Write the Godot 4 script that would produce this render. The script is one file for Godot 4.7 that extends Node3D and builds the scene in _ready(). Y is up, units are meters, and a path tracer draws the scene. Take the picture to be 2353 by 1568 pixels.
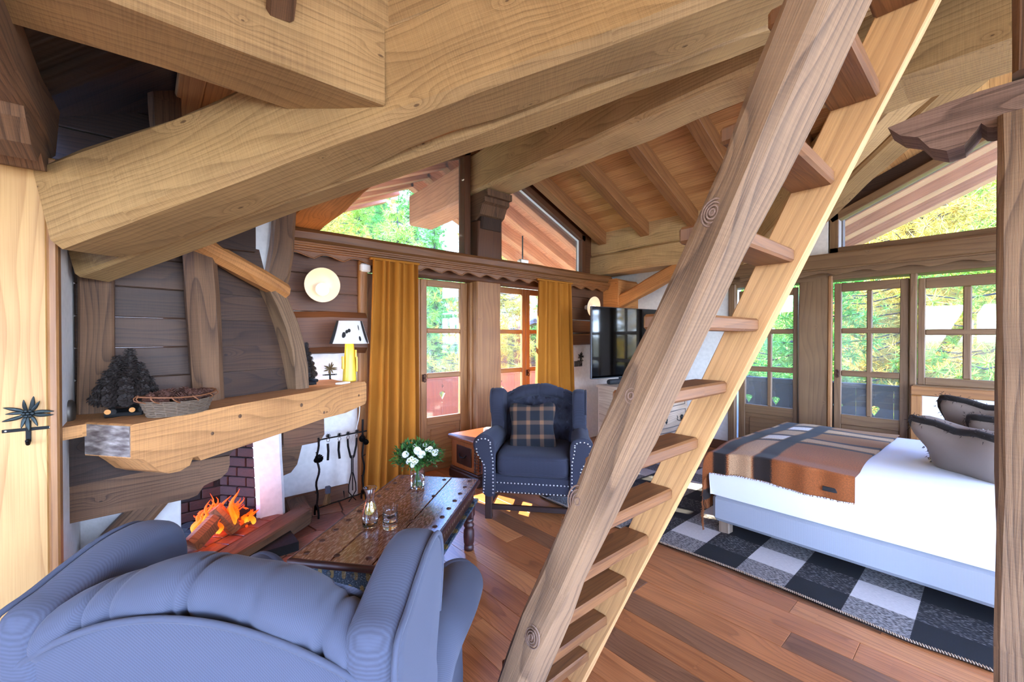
extends Node3D
# An Alpine chalet room under a cross-gabled timber roof. Metres, y up; the back gable wall lies at -z, the right wall at +x.

class MB:
	var v := PackedVector3Array()
	var n := PackedVector3Array()
	var t := PackedVector2Array()
	var c := PackedColorArray()
	var use_c := false
	var col := Color.WHITE
	var xf := Transform3D.IDENTITY
	func vert(p: Vector3, nn: Vector3, uv: Vector2):
		v.append(xf * p); n.append((xf.basis * nn).normalized()); t.append(uv)
		if use_c: c.append(col)
	# corners run counter-clockwise seen from outside
	func tri(a: Vector3, b: Vector3, d: Vector3, ua: Vector2, ub: Vector2, ud: Vector2):
		var nn := (b - a).cross(d - a).normalized()
		vert(a, nn, ua); vert(d, nn, ud); vert(b, nn, ub)
	func quad(a: Vector3, b: Vector3, d: Vector3, e: Vector3, ua: Vector2, ub: Vector2, ud: Vector2, ue: Vector2):
		tri(a, b, d, ua, ub, ud); tri(a, d, e, ua, ud, ue)
	func tri_n(a: Vector3, b: Vector3, d: Vector3, na: Vector3, nb: Vector3, nd: Vector3, ua: Vector2, ub: Vector2, ud: Vector2):
		vert(a, na, ua); vert(d, nd, ud); vert(b, nb, ub)

const UL := 1.8
const VL := 0.45
var M := {}
var T := {}
var used := {}
var rng := RandomNumberGenerator.new()

# ---------- naming and tagging
func numbered(called: String) -> String:
	if not used.has(called):
		used[called] = 0
		return called
	used[called] += 1
	return "%s_%03d" % [called, used[called]]

func tag(o: Node, label: String, category := "", group := "", kind := ""):
	o.set_meta("label", label)
	if category: o.set_meta("category", category)
	if group: o.set_meta("group", group)
	if kind: o.set_meta("kind", kind)
	return o

func thing(called: String, label: String, category: String, at := Vector3.ZERO, turn := 0.0, group := "", kind := "") -> Node3D:
	var o := Node3D.new()
	o.name = numbered(called)
	add_child(o, true)
	o.position = at
	o.rotation.y = turn
	tag(o, label, category, group, kind)
	return o

func build(b: MB) -> ArrayMesh:
	var arr := []
	arr.resize(Mesh.ARRAY_MAX)
	arr[Mesh.ARRAY_VERTEX] = b.v
	arr[Mesh.ARRAY_NORMAL] = b.n
	arr[Mesh.ARRAY_TEX_UV] = b.t
	if b.use_c: arr[Mesh.ARRAY_COLOR] = b.c
	var m := ArrayMesh.new()
	m.add_surface_from_arrays(Mesh.PRIMITIVE_TRIANGLES, arr)
	var st := SurfaceTool.new()
	st.create_from(m, 0)
	st.index()
	st.generate_tangents()
	return st.commit()

func obj(called: String, b, mat: Material, parent: Node = self, at := Transform3D.IDENTITY) -> MeshInstance3D:
	var o := MeshInstance3D.new()
	o.mesh = build(b) if b is MB else b
	o.material_override = mat
	o.name = numbered(called) if parent == self else called
	o.transform = at
	parent.add_child(o, true)
	return o

# a single-mesh thing: moves the origin to the middle of its base
func solo(called: String, b: MB, mat: Material, label: String, category: String, group := "", kind := "") -> MeshInstance3D:
	var box := AABB(b.v[0], Vector3.ZERO)
	for p in b.v: box = box.expand(p)
	var at := Vector3(box.get_center().x, box.position.y, box.get_center().z)
	for i in b.v.size(): b.v[i] -= at
	var o := obj(called, b, mat, self, Transform3D(Basis(), at))
	tag(o, label, category, group, kind)
	return o

# ---------- shapes
func frame(origin: Vector3, fwd: Vector3, up := Vector3.UP) -> Transform3D:   # local x runs along fwd, y near up
	var x := fwd.normalized()
	var z := x.cross(up).normalized()
	if z.length() < 0.1: z = x.cross(Vector3.RIGHT).normalized()
	return Transform3D(Basis(x, z.cross(x).normalized(), z), origin)

func turned(origin: Vector3, deg: float) -> Transform3D:
	return Transform3D(Basis(Vector3.UP, deg_to_rad(deg)), origin)

func box(b: MB, size: Vector3, at: Transform3D, ch := 0.004, ax := -1):
	var keep := b.xf
	b.xf = keep * at
	var h := size * 0.5
	if ax < 0: ax = size.max_axis_index()
	var ru := rng.randf()
	var rv := rng.randf()
	ch = minf(ch, minf(h.x, minf(h.y, h.z)) * 0.45)
	var uvf := func(p: Vector3, nax: int) -> Vector2:
		if nax == ax:
			return Vector2(p[(ax + 1) % 3] * 0.12 / UL + ru, p[(ax + 2) % 3] / VL + rv)
		return Vector2(p[ax] / UL + ru, p[3 - ax - nax] / VL + rv + nax * 0.31)
	var pt := func(s: Vector3, nax: int) -> Vector3:
		var p := Vector3(s.x * h.x, s.y * h.y, s.z * h.z)
		for k in 3:
			if k != nax: p[k] -= s[k] * ch
		return p
	for nax in 3:
		var a1 := (nax + 1) % 3
		var a2 := (nax + 2) % 3
		for sg in [-1.0, 1.0]:
			var q := []
			for cc in [[-1, -1], [1, -1], [1, 1], [-1, 1]]:
				var s := Vector3.ZERO
				s[nax] = sg; s[a1] = cc[0] * sg; s[a2] = cc[1]
				q.append(pt.call(s, nax))
			b.quad(q[0], q[1], q[2], q[3], uvf.call(q[0], nax), uvf.call(q[1], nax), uvf.call(q[2], nax), uvf.call(q[3], nax))
	if ch > 0.0:
		for e in 3:                      # twelve edges along axis e
			var a1 := (e + 1) % 3
			var a2 := (e + 2) % 3
			for s1 in [-1.0, 1.0]:
				for s2 in [-1.0, 1.0]:
					var lo := Vector3.ZERO
					lo[e] = -1; lo[a1] = s1; lo[a2] = s2
					var hi := lo
					hi[e] = 1
					var pa: Vector3 = pt.call(lo, a1)
					var pb: Vector3 = pt.call(hi, a1)
					var pc: Vector3 = pt.call(hi, a2)
					var pd: Vector3 = pt.call(lo, a2)
					var q := [pa, pd, pc, pb] if s1 * s2 > 0 else [pa, pb, pc, pd]
					b.quad(q[0], q[1], q[2], q[3], uvf.call(q[0], a1), uvf.call(q[1], a1), uvf.call(q[2], a1), uvf.call(q[3], a1))
		for sx in [-1.0, 1.0]:
			for sy in [-1.0, 1.0]:
				for sz in [-1.0, 1.0]:
					var s := Vector3(sx, sy, sz)
					var q := [pt.call(s, 0), pt.call(s, 1), pt.call(s, 2)]
					if sx * sy * sz < 0: q = [q[0], q[2], q[1]]
					b.tri(q[0], q[1], q[2], uvf.call(q[0], 0), uvf.call(q[1], 0), uvf.call(q[2], 0))
	b.xf = keep

func bx(b: MB, lo: Vector3, hi: Vector3, ch := 0.004, ax := -1):
	box(b, hi - lo, Transform3D(Basis(), (lo + hi) * 0.5), ch, ax)

func one_box(size: Vector3, ch := 0.004, ax := -1) -> MB:
	var b := MB.new()
	box(b, size, Transform3D.IDENTITY, ch, ax)
	return b

# rows of points; the outside is on the left of row direction x column direction
func grid(b: MB, rows: Array, us := 1.0, vs := 1.0, closed := false, flip := false, uo := Vector2.ZERO):
	var nr := rows.size()
	var nc: int = rows[0].size()
	var nn := []
	for i in nr:
		var line := PackedVector3Array()
		for j in nc:
			var jl := (j - 1 if j > 0 else (nc - 2 if closed else 0))
			var jr := (j + 1 if j < nc - 1 else (1 if closed else nc - 1))
			var du: Vector3 = rows[i][jr] - rows[i][jl]
			var dv: Vector3 = rows[mini(i + 1, nr - 1)][j] - rows[maxi(i - 1, 0)][j]
			if du.length() < 1e-7:
				var k := 1 if i == 0 else nr - 2
				du = rows[k][jr] - rows[k][jl]
			var w := du.cross(dv)
			if w.length() < 1e-12: w = Vector3.UP
			line.append(w.normalized() * (-1.0 if flip else 1.0))
		nn.append(line)
	for i in nr - 1:
		for j in nc - 1:
			var u0 := uo.x + us * j / (nc - 1)
			var u1 := uo.x + us * (j + 1) / (nc - 1)
			var v0 := uo.y + vs * i / (nr - 1)
			var v1 := uo.y + vs * (i + 1) / (nr - 1)
			var a := [rows[i][j], nn[i][j], Vector2(u0, v0)]
			var e := [rows[i][j + 1], nn[i][j + 1], Vector2(u1, v0)]
			var d := [rows[i + 1][j + 1], nn[i + 1][j + 1], Vector2(u1, v1)]
			var f := [rows[i + 1][j], nn[i + 1][j], Vector2(u0, v1)]
			if flip:
				b.tri_n(a[0], d[0], e[0], a[1], d[1], e[1], a[2], d[2], e[2])
				b.tri_n(a[0], f[0], d[0], a[1], f[1], d[1], a[2], f[2], d[2])
			else:
				b.tri_n(a[0], e[0], d[0], a[1], e[1], d[1], a[2], e[2], d[2])
				b.tri_n(a[0], d[0], f[0], a[1], d[1], f[1], a[2], d[2], f[2])

func lathe(b: MB, prof: Array, segs := 24, sx := 1.0, sz := 1.0, us := 1.0, vs := 1.0):   # prof of [radius, y] running upwards on the outside
	var rows := []
	for p in prof:
		var line := PackedVector3Array()
		for j in segs + 1:
			var a := -TAU * j / segs
			line.append(Vector3(cos(a) * p[0] * sx, p[1], sin(a) * p[0] * sz))
		rows.append(line)
	grid(b, rows, us, vs, true)

func tube(b: MB, pts: Array, rad, segs := 8, cap := true, us := 1.0, flat := 1.0, vs := -1.0):   # rad: a number or one per point
	var rows := []
	var np := pts.size()
	var side := Vector3.ZERO
	for i in np:
		var d: Vector3 = (pts[mini(i + 1, np - 1)] - pts[maxi(i - 1, 0)]).normalized()
		if side == Vector3.ZERO:
			side = d.cross(Vector3.UP if absf(d.y) < 0.9 else Vector3.RIGHT).normalized()
		else:
			side = (side - d * side.dot(d)).normalized()
		var up := d.cross(side).normalized()
		var r: float = rad[i] if rad is Array else rad
		var line := PackedVector3Array()
		for j in segs + 1:
			var a := TAU * j / segs
			line.append(pts[i] + (side * cos(a) + up * sin(a) * flat) * r)
		rows.append(line)
	grid(b, rows, us, vs if vs > 0 else np * 0.25, true)
	if cap:
		for e in [0, np - 1]:
			var m := Vector3.ZERO
			for j in segs: m += rows[e][j] / segs
			for j in segs:
				if e == 0: b.tri(m, rows[e][j + 1], rows[e][j], Vector2(.5, .5), Vector2(.6, .5), Vector2(.5, .6))
				else: b.tri(m, rows[e][j], rows[e][j + 1], Vector2(.5, .5), Vector2(.6, .5), Vector2(.5, .6))

func ell(b: MB, ctr: Vector3, r: Vector3, ru := 12, rv := 8, p := 1.0, basis := Basis()):   # p < 1 squares it off
	var rows := []
	for i in rv + 1:
		var la := -PI / 2 + PI * i / rv
		var line := PackedVector3Array()
		for j in ru + 1:
			var lo := -TAU * j / ru
			var cl := signf(cos(la)) * pow(absf(cos(la)), p)
			line.append(ctr + basis * Vector3(r.x * cl * signf(cos(lo)) * pow(absf(cos(lo)), p), r.y * signf(sin(la)) * pow(absf(sin(la)), p), r.z * cl * signf(sin(lo)) * pow(absf(sin(lo)), p)))
		rows.append(line)
	grid(b, rows, 1.0, 1.0, true)

# outline in local x-y, extruded along local +z
func prism(b: MB, poly: PackedVector2Array, depth: float, at: Transform3D, uvs := 1.0, swap := false):
	var keep := b.xf
	b.xf = keep * at
	var ar := 0.0
	for i in poly.size(): ar += poly[i].cross(poly[(i + 1) % poly.size()])
	if ar < 0: poly.reverse()
	var ru := rng.randf()
	var rv := rng.randf()
	var uvf := func(p: Vector2) -> Vector2:
		return Vector2(p.y / UL + ru, p.x / VL + rv) * uvs if swap else Vector2(p.x / UL + ru, p.y / VL + rv) * uvs
	var idx := Geometry2D.triangulate_polygon(poly)
	for k in range(0, idx.size(), 3):
		var a := poly[idx[k]]
		var e := poly[idx[k + 1]]
		var d := poly[idx[k + 2]]
		if (e - a).cross(d - a) < 0:
			var s := e
			e = d
			d = s
		b.tri(Vector3(a.x, a.y, depth), Vector3(e.x, e.y, depth), Vector3(d.x, d.y, depth), uvf.call(a), uvf.call(e), uvf.call(d))
		b.tri(Vector3(a.x, a.y, 0), Vector3(d.x, d.y, 0), Vector3(e.x, e.y, 0), uvf.call(a), uvf.call(d), uvf.call(e))
	for i in poly.size():
		var p := poly[i]
		var q := poly[(i + 1) % poly.size()]
		var l := p.distance_to(q)
		var o: Vector2 = uvf.call(p)
		b.quad(Vector3(p.x, p.y, 0), Vector3(q.x, q.y, 0), Vector3(q.x, q.y, depth), Vector3(p.x, p.y, depth), o, o + Vector2(l / UL, 0), o + Vector2(l / UL, depth / VL), o + Vector2(0, depth / VL))
	b.xf = keep

# a hewn beam between two points: chamfered section with a little wander
func beam(b: MB, p0: Vector3, p1: Vector3, w: float, h: float, ch := 0.02, wob := 0.006, up := Vector3.UP, bend := Vector3.ZERO, taper := 1.0):
	var f := frame(p0, p1 - p0, up)
	var len := p0.distance_to(p1)
	var ns := clampi(int(len / 0.14), 3, 24)
	var ph := rng.randf() * TAU
	var ru := rng.randf()
	var rv := rng.randf()
	var secs := []
	for i in ns + 1:
		var s := float(i) / ns
		var x := s * len
		var k := lerpf(1.0, taper, s)
		var hw := w * 0.5 * k
		var hh := h * 0.5 * k
		var line := []
		var corners := [[-hw, -hh + ch], [-hw + ch, -hh], [hw - ch, -hh], [hw, -hh + ch], [hw, hh - ch], [hw - ch, hh], [-hw + ch, hh], [-hw, hh - ch]]
		for j in 8:
			var q: Array = corners[j]
			var jit := sin(x * 3.1 + ph + (j / 2) * 1.7) * wob + sin(x * 8.3 + ph * 2.0 + (j / 2) * 2.9) * wob * 0.5 + sin(x * 23.0 + ph + j * 2.0) * wob * 0.2
			line.append(f * Vector3(x, q[1] + jit * signf(q[1]), q[0] + jit * signf(q[0])) + bend * sin(s * PI))
		secs.append(line)
	var per := [0.0]
	for j in 8: per.append(per[j] + secs[0][j].distance_to(secs[0][(j + 1) % 8]))
	for j in 8:
		var rows := [PackedVector3Array(), PackedVector3Array()]
		for i in ns + 1:
			rows[0].append(secs[i][j]); rows[1].append(secs[i][(j + 1) % 8])
		grid(b, rows, len / UL, (per[j + 1] - per[j]) / VL, false, false, Vector2(ru, rv + per[j] / VL))
	for e in [0, ns]:
		var m := Vector3.ZERO
		for j in 8: m += secs[e][j] / 8.0
		for j in 8:
			var a: Vector3 = secs[e][j]
			var d: Vector3 = secs[e][(j + 1) % 8]
			var ua := Vector2(ru + (a - m).length() * 0.3, rv + (a - m).y / VL)
			var ud := Vector2(ru + (d - m).length() * 0.3, rv + (d - m).y / VL)
			if e == 0: b.tri(m, a, d, Vector2(ru, rv), ua, ud)
			else: b.tri(m, d, a, Vector2(ru, rv), ud, ua)

func beam_thing(called: String, p0: Vector3, p1: Vector3, w: float, h: float, mat: Material, label: String, ch := 0.02, wob := 0.006, up := Vector3.UP, bend := Vector3.ZERO, taper := 1.0):
	var b := MB.new()
	beam(b, p0, p1, w, h, ch, wob, up, bend, taper)
	return solo(called, b, mat, label, "beam", "", "structure")

# wavy lower edge for a pelmet: outline from x0 to x1, top at y1, scallops hanging to y0
func scallop(x0: float, x1: float, y1: float, y0: float, amp: float, step: float) -> PackedVector2Array:
	var poly := PackedVector2Array([Vector2(x1, y1), Vector2(x0, y1)])
	var n := int((x1 - x0) / step * 10)
	for i in n + 1:
		var x := lerpf(x0, x1, float(i) / n)
		var ph := fposmod((x - x0) / step, 1.0)
		poly.append(Vector2(x, y0 + amp * sin(ph * PI) * (1.0 if ph < 1.0 else 0.0) + amp * 0.25 * sin(ph * TAU * 1.0)))
	return poly

# ---------- textures
func noise_bytes(w: int, h: int, sw: int, sh: int, freq: float, seed: int, oct := 3, kind := FastNoiseLite.TYPE_SIMPLEX_SMOOTH) -> PackedByteArray:
	var f := FastNoiseLite.new()
	f.seed = seed
	f.noise_type = kind
	f.frequency = freq
	f.fractal_octaves = oct
	var im := f.get_seamless_image(sw, sh, false, false, 0.25, true)
	im.convert(Image.FORMAT_L8)
	if sw != w or sh != h: im.resize(w, h, Image.INTERPOLATE_CUBIC)
	return im.get_data()

func tex(im: Image) -> ImageTexture:
	im.generate_mipmaps()
	return ImageTexture.create_from_image(im)

func wood_tex(key: String, W: int, H: int, seed: int, rings: int, warp: float, grain: float, fibre: float, saw: float, knots: Array, dark: Color, light: Color, worm := 0):
	var low := noise_bytes(W, H, 32, 64, 0.03, seed, 2)
	var fib := noise_bytes(W, H, 24, H, 0.22, seed + 1, 2)
	var sw := noise_bytes(W, H, W, 16, 0.16, seed + 2, 2)
	var pat := noise_bytes(W, H, 64, 32, 0.05, seed + 3, 2)
	var tone := PackedByteArray()
	tone.resize(W * H)
	var rgb := PackedByteArray()
	rgb.resize(W * H * 3)
	var asp := UL / VL
	for y in H:
		var v := float(y) / H
		for x in W:
			var i := y * W + x
			var r: float = v * rings + warp * (low[i] / 255.0 - 0.5)
			var kd := 0.0
			for k in knots:
				var dx: float = fposmod(float(x) / W - k[0] + 0.5, 1.0) - 0.5
				var dy: float = fposmod(v - k[1] + 0.5, 1.0) - 0.5
				dx *= asp * k[4]
				var d2: float = (dx * dx + dy * dy) / (k[2] * k[2])
				if d2 < 12.0:
					var e: float = exp(-d2 * 0.5)
					r += k[3] * e
					if d2 < 0.06: kd = maxf(kd, 1.0 - d2 / 0.06 * 0.55)
			var s: float = r - floorf(r)
			var t: float = 1.0 - grain * s * s * s * (1.0 if s < 0.93 else (1.0 - s) / 0.07) - fibre * (fib[i] / 255.0 - 0.5) - saw * (sw[i] / 255.0 - 0.5) - 0.22 * (pat[i] / 255.0 - 0.5)
			t = clampf((t - 0.12) * (1.0 - kd * 0.75), 0.0, 1.0)
			tone[i] = int(t * 255)
			rgb[i * 3] = int(255 * lerpf(dark.r, light.r, t))
			rgb[i * 3 + 1] = int(255 * lerpf(dark.g, light.g, t))
			rgb[i * 3 + 2] = int(255 * lerpf(dark.b, light.b, t))
	T[key] = tex(Image.create_from_data(W, H, false, Image.FORMAT_RGB8, rgb))
	var nm := Image.create_from_data(W, H, false, Image.FORMAT_L8, tone)
	nm.convert(Image.FORMAT_RGBA8)
	nm.bump_map_to_normal_map(2.2)
	T[key + "_n"] = tex(nm)

func noise_tex(key: String, size: int, freq: float, seed: int, a: Color, b: Color, bump := 1.5, oct := 4, kind := FastNoiseLite.TYPE_SIMPLEX_SMOOTH):
	var d := noise_bytes(size, size, size, size, freq, seed, oct, kind)
	var rgb := PackedByteArray()
	rgb.resize(size * size * 3)
	for i in size * size:
		var c := a.lerp(b, d[i] / 255.0)
		rgb[i * 3] = c.r8; rgb[i * 3 + 1] = c.g8; rgb[i * 3 + 2] = c.b8
	T[key] = tex(Image.create_from_data(size, size, false, Image.FORMAT_RGB8, rgb))
	var nm := Image.create_from_data(size, size, false, Image.FORMAT_L8, d)
	nm.convert(Image.FORMAT_RGBA8)
	nm.bump_map_to_normal_map(bump)
	T[key + "_n"] = tex(nm)

# a picture computed per pixel by f(u, v) -> Color
func paint(key: String, W: int, H: int, f: Callable):
	var rgb := PackedByteArray()
	rgb.resize(W * H * 3)
	for y in H:
		for x in W:
			var c: Color = f.call((x + 0.5) / W, (y + 0.5) / H)
			var i := (y * W + x) * 3
			rgb[i] = clampi(int(c.r * 255), 0, 255); rgb[i + 1] = clampi(int(c.g * 255), 0, 255); rgb[i + 2] = clampi(int(c.b * 255), 0, 255)
	T[key] = tex(Image.create_from_data(W, H, false, Image.FORMAT_RGB8, rgb))

func mat(key: String, col: Color, rough := 0.7, texture := "", scale := Vector3.ONE, nstr := 0.6, metal := 0.0) -> StandardMaterial3D:
	var m := StandardMaterial3D.new()
	m.resource_name = key
	m.albedo_color = col
	m.roughness = rough
	m.metallic = metal
	if texture:
		m.albedo_texture = T[texture]
		m.uv1_scale = scale
		if T.has(texture + "_n") and nstr > 0:
			m.normal_enabled = true
			m.normal_texture = T[texture + "_n"]
			m.normal_scale = nstr
	M[key] = m
	return m

func cloth(key: String, col: Color, texture := "twill", scale := 1.0, rim := 0.3):
	var m := mat(key, col, 0.92, texture, Vector3.ONE * scale, 0.5)
	m.rim_enabled = true
	m.rim = rim
	m.rim_tint = 0.6
	return m

func glow(key: String, col: Color, e: float) -> StandardMaterial3D:
	var m := mat(key, col, 0.6)
	m.emission_enabled = true
	m.emission = col
	m.emission_energy_multiplier = e
	return m

func pane_mat(key: String, col: Color, a: float) -> StandardMaterial3D:
	var m := mat(key, Color(col, a), 0.02)
	m.transparency = BaseMaterial3D.TRANSPARENCY_ALPHA
	return m

func textures():
	wood_tex("wa", 2048, 1024, 11, 15, 3.6, 0.3, 0.42, 0.2, [[0.17, 0.3, 0.05, 3.0, 0.45, 0], [0.62, 0.72, 0.04, 2.6, 0.4, 0], [0.84, 0.2, 0.03, 2.0, 0.5, 0], [0.4, 0.55, 0.025, 1.6, 0.6, 0]], Color(.42, .36, .3), Color(1, .98, .95))
	wood_tex("wb", 1024, 512, 23, 15, 2.0, 0.28, 0.3, 0.0, [[0.1, 0.7, 0.02, 1.4, 0.7, 0], [0.33, 0.25, 0.016, 1.2, 0.8, 0], [0.55, 0.6, 0.02, 1.5, 0.7, 0], [0.78, 0.35, 0.015, 1.2, 0.8, 0], [0.9, 0.85, 0.018, 1.2, 0.7, 0]], Color(.5, .4, .32), Color(1, .98, .95))
	wood_tex("wc", 1024, 512, 37, 11, 4.5, 0.3, 0.42, 0.0, [[0.3, 0.4, 0.02, 2.0, 0.5, 0], [0.8, 0.8, 0.015, 1.5, 0.6, 0]], Color(.45, .36, .3), Color(1, .97, .93))
	wood_tex("wd", 1024, 512, 51, 8, 3.4, 0.32, 0.22, 0.0, [[0.12, 0.5, 0.05, 3.2, 0.42, 0], [0.37, 0.25, 0.045, 2.8, 0.4, 0], [0.6, 0.62, 0.04, 2.6, 0.45, 0], [0.83, 0.3, 0.05, 3.0, 0.4, 0]], Color(.62, .46, .3), Color(1, .99, .97))
	wood_tex("we", 2048, 1024, 67, 14, 5.0, 0.42, 0.6, 0.1, [[0.2, 0.6, 0.06, 3.0, 0.5, 0], [0.55, 0.3, 0.05, 2.4, 0.5, 0], [0.8, 0.7, 0.03, 2.0, 0.5, 0]], Color(.3, .25, .22), Color(1, .97, .94))
	noise_tex("plaster", 512, 0.03, 5, Color(.93, .93, .93), Color(1, 1, 1), 1.2)
	noise_tex("stone", 512, 0.02, 6, Color(.72, .68, .66), Color(1, 1, 1), 2.0)
	noise_tex("mottle", 512, 0.012, 8, Color(.35, .3, .3), Color(1, 1, 1), 2.0, 5)
	noise_tex("fur", 512, 0.12, 9, Color(.35, .35, .35), Color(1, 1, 1), 6.0, 3)
	paint("twill", 256, 256, func(u: float, v: float) -> Color:
		var s := 0.5 + 0.5 * sin((u + v) * TAU * 40.0)
		var w := 0.5 + 0.5 * sin(u * TAU * 80.0)
		var k := 0.84 + 0.13 * s + 0.04 * w
		return Color(k, k, k))
	paint("linen", 256, 256, func(u: float, v: float) -> Color:
		var k := 0.9 + 0.05 * sin(u * TAU * 64.0) + 0.05 * sin(v * TAU * 64.0)
		return Color(k, k, k))
	var sd := noise_bytes(512, 512, 512, 512, 0.12, 77, 2)
	# woven rug: black, white and mixed checks with speckled yarn; u runs along the rug, v across
	paint("rug", 1024, 512, func(u: float, v: float) -> Color:
		var a := int(u * 12.0) % 2
		var e := int(v * 8.0) % 2
		var sp: float = sd[(int(v * 2048) % 512) * 512 + int(u * 1024) % 512] / 255.0
		var line := 0.5 + 0.5 * sin(v * TAU * 150.0)
		var blk := Color(.012, .012, .02)
		var wht := Color(.78, .75, .72)
		if a == 0 and e == 0: return blk.lerp(Color(.05, .05, .07), sp * line)
		if a == 1 and e == 1: return wht.lerp(Color(.6, .58, .56), sp * 0.6)
		if a == 1: return blk.lerp(wht, 0.55 * clampf(sp * 2.2 - 0.35, 0, 1) + 0.3 * line)
		return blk.lerp(wht, 0.75 * clampf(sp * 2.4 - 0.9, 0, 1) * line + 0.06))
	# woollen throw
	var band := func(x: float, edges: Array) -> float:
		for k in edges:
			var d: float = absf(x - k[0])
			if d < k[1]: return clampf((k[1] - d) / 0.012, 0, 1)
		return 0.0
	paint("throw", 1024, 1024, func(u: float, v: float) -> Color:
		var sp: float = sd[(int(v * 1700) % 512) * 512 + int(u * 900) % 512] / 255.0
		u += (sp - 0.5) * 0.014
		v += (sp - 0.5) * 0.014
		var tan_c := Color(.53, .28, .105)
		var gold := Color(.60, .39, .09)
		var c := tan_c.lerp(gold, clampf(v * 1.6 - 0.2, 0, 1))
		var du: float = maxf(band.call(u, [[0.365, 0.045], [0.595, 0.05]]), band.call(u, [[0.02, 0.05]]))
		var wu: float = band.call(u, [[0.48, 0.07]])
		var dv: float = band.call(v, [[0.40, 0.02], [0.545, 0.024], [0.75, 0.02], [0.87, 0.022]])
		var wv: float = band.call(v, [[0.473, 0.052], [0.81, 0.042]])
		var cream := Color(.80, .68, .54)
		c = c.lerp(cream, 0.72 * maxf(wu, wv))
		if wu > 0.5 and wv > 0.5: c = Color(.92, .9, .86)
		var k: float = maxf(du, dv)
		var kk: float = 0.93 if (du > 0.5 and dv > 0.5) else 0.8
		if du > 0.5 and wv > 0.5: kk = 0.86
		c = c.lerp(Color(.02, .02, .028), k * kk)
		return c * (0.8 + 0.35 * sp))
	paint("tartan", 512, 512, func(u: float, v: float) -> Color:
		var f := func(x: float) -> float:
			x = fposmod(x * 3.5, 1.0)
			return clampf(1.0 - (absf(x - 0.5) - 0.12) / 0.05, 0, 1)
		var g := func(x: float) -> float:
			x = fposmod(x * 3.5 + 0.5, 1.0)
			return clampf(1.0 - (absf(x - 0.5) - 0.32) / 0.03, 0, 1)
		var th := 0.85 + 0.15 * sin((u + v) * TAU * 60.0)
		var a: float = f.call(u)
		var e: float = f.call(v)
		var c := Color(.045, .06, .1).lerp(Color(.16, .15, .15), (1.0 - g.call(u)) * 0.5 + (1.0 - g.call(v)) * 0.5)
		c = c.lerp(Color(.50, .34, .22), 0.46 * a + 0.46 * e)
		return c * th)
	paint("cow", 512, 256, func(u: float, v: float) -> Color:
		var sp: float = (sd[(int(v * 500) % 512) * 512 + int(u * 3000) % 512] / 255.0 - 0.5)
		var c := Color(.86, .82, .77) * (0.9 + 0.15 * sp)
		var dk := 0.0
		for k in [[.20, .5, .1, .9], [.47, .62, .022, .13], [.5, .48, .016, .08], [.525, .43, .018, .08], [.73, .3, .014, .12], [.72, .78, .026, .11], [.95, .4, .08, .6]]:
			var d := pow((u - k[0]) / k[2], 2) + pow((v - k[1]) / k[3], 2) + sp * 0.5
			dk = maxf(dk, clampf((1.1 - d) * 4.0, 0, 1))
		return c.lerp(Color(.06, .045, .04), dk))
	# green hall-painted front of the coffee table: worn blue paint with ornament
	paint("tabletop", 1024, 512, func(u: float, v: float) -> Color:
		var a: float = sd[(int(v * 900) % 512) * 512 + int(u * 260) % 512] / 255.0
		var e: float = sd[(int(v * 330 + 90) % 512) * 512 + int(u * 170 + 31) % 512] / 255.0
		var pl := fposmod(v * 3.0, 1.0)
		var c := Color(.30, .155, .09).lerp(Color(.46, .29, .2), a)
		c = c.lerp(Color(.60, .48, .43), clampf((e + a * 0.5 - 0.72) * 2.6, 0, 0.75))
		if pl < 0.012: c = c * 0.3
		return c)
	paint("painted", 512, 256, func(u: float, v: float) -> Color:
		var a: float = sd[(int(v * 400) % 512) * 512 + int(u * 400) % 512] / 255.0
		var c := Color(.05, .13, .19).lerp(Color(.2, .34, .4), clampf(a * 2.0 - 0.9, 0, 1))
		var fl := sin(u * TAU * 10.0) * sin(v * TAU * 2.0)
		if fl > 0.45: c = c.lerp(Color(.55, .4, .12), 0.7)
		if a > 0.72: c = c.lerp(Color(.62, .55, .52), 0.7)
		return c)
	paint("folk", 512, 512, func(u: float, v: float) -> Color:
		var a: float = sd[(int(v * 300) % 512) * 512 + int(u * 300) % 512] / 255.0
		var c := Color(.50, .33, .38).lerp(Color(.75, .72, .74), clampf(a * 2.2 - 0.8, 0, 1))
		var r := Vector2(fposmod(u * 3.0, 1.0) - 0.5, fposmod(v * 3.0, 1.0) - 0.5)
		var petal := 0.26 + 0.12 * cos(r.angle() * 5.0)
		if r.length() < petal: c = Color(.68, .5, .1).lerp(Color(.65, .2, .15), clampf(a * 1.5, 0, 1) if r.length() < 0.2 else 0.2)
		return c * (0.8 + 0.3 * a))
	paint("bark", 256, 512, func(u: float, v: float) -> Color:
		var a: float = sd[(int(v * 400) % 512) * 512 + int(u * 700) % 512] / 255.0
		return Color(.10, .085, .075).lerp(Color(.42, .38, .35), a * a))
	var fl := Gradient.new()
	fl.set_color(0, Color(1.0, .78, .30))
	fl.set_color(1, Color(.95, .16, .01))
	fl.add_point(0.35, Color(1.0, .52, .07))
	fl.add_point(0.75, Color(1.0, .30, .02))
	var gt := GradientTexture2D.new()
	gt.gradient = fl
	gt.width = 32
	gt.height = 128
	gt.fill_from = Vector2(0, 0)
	gt.fill_to = Vector2(0, 1)
	T["flame"] = gt

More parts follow.
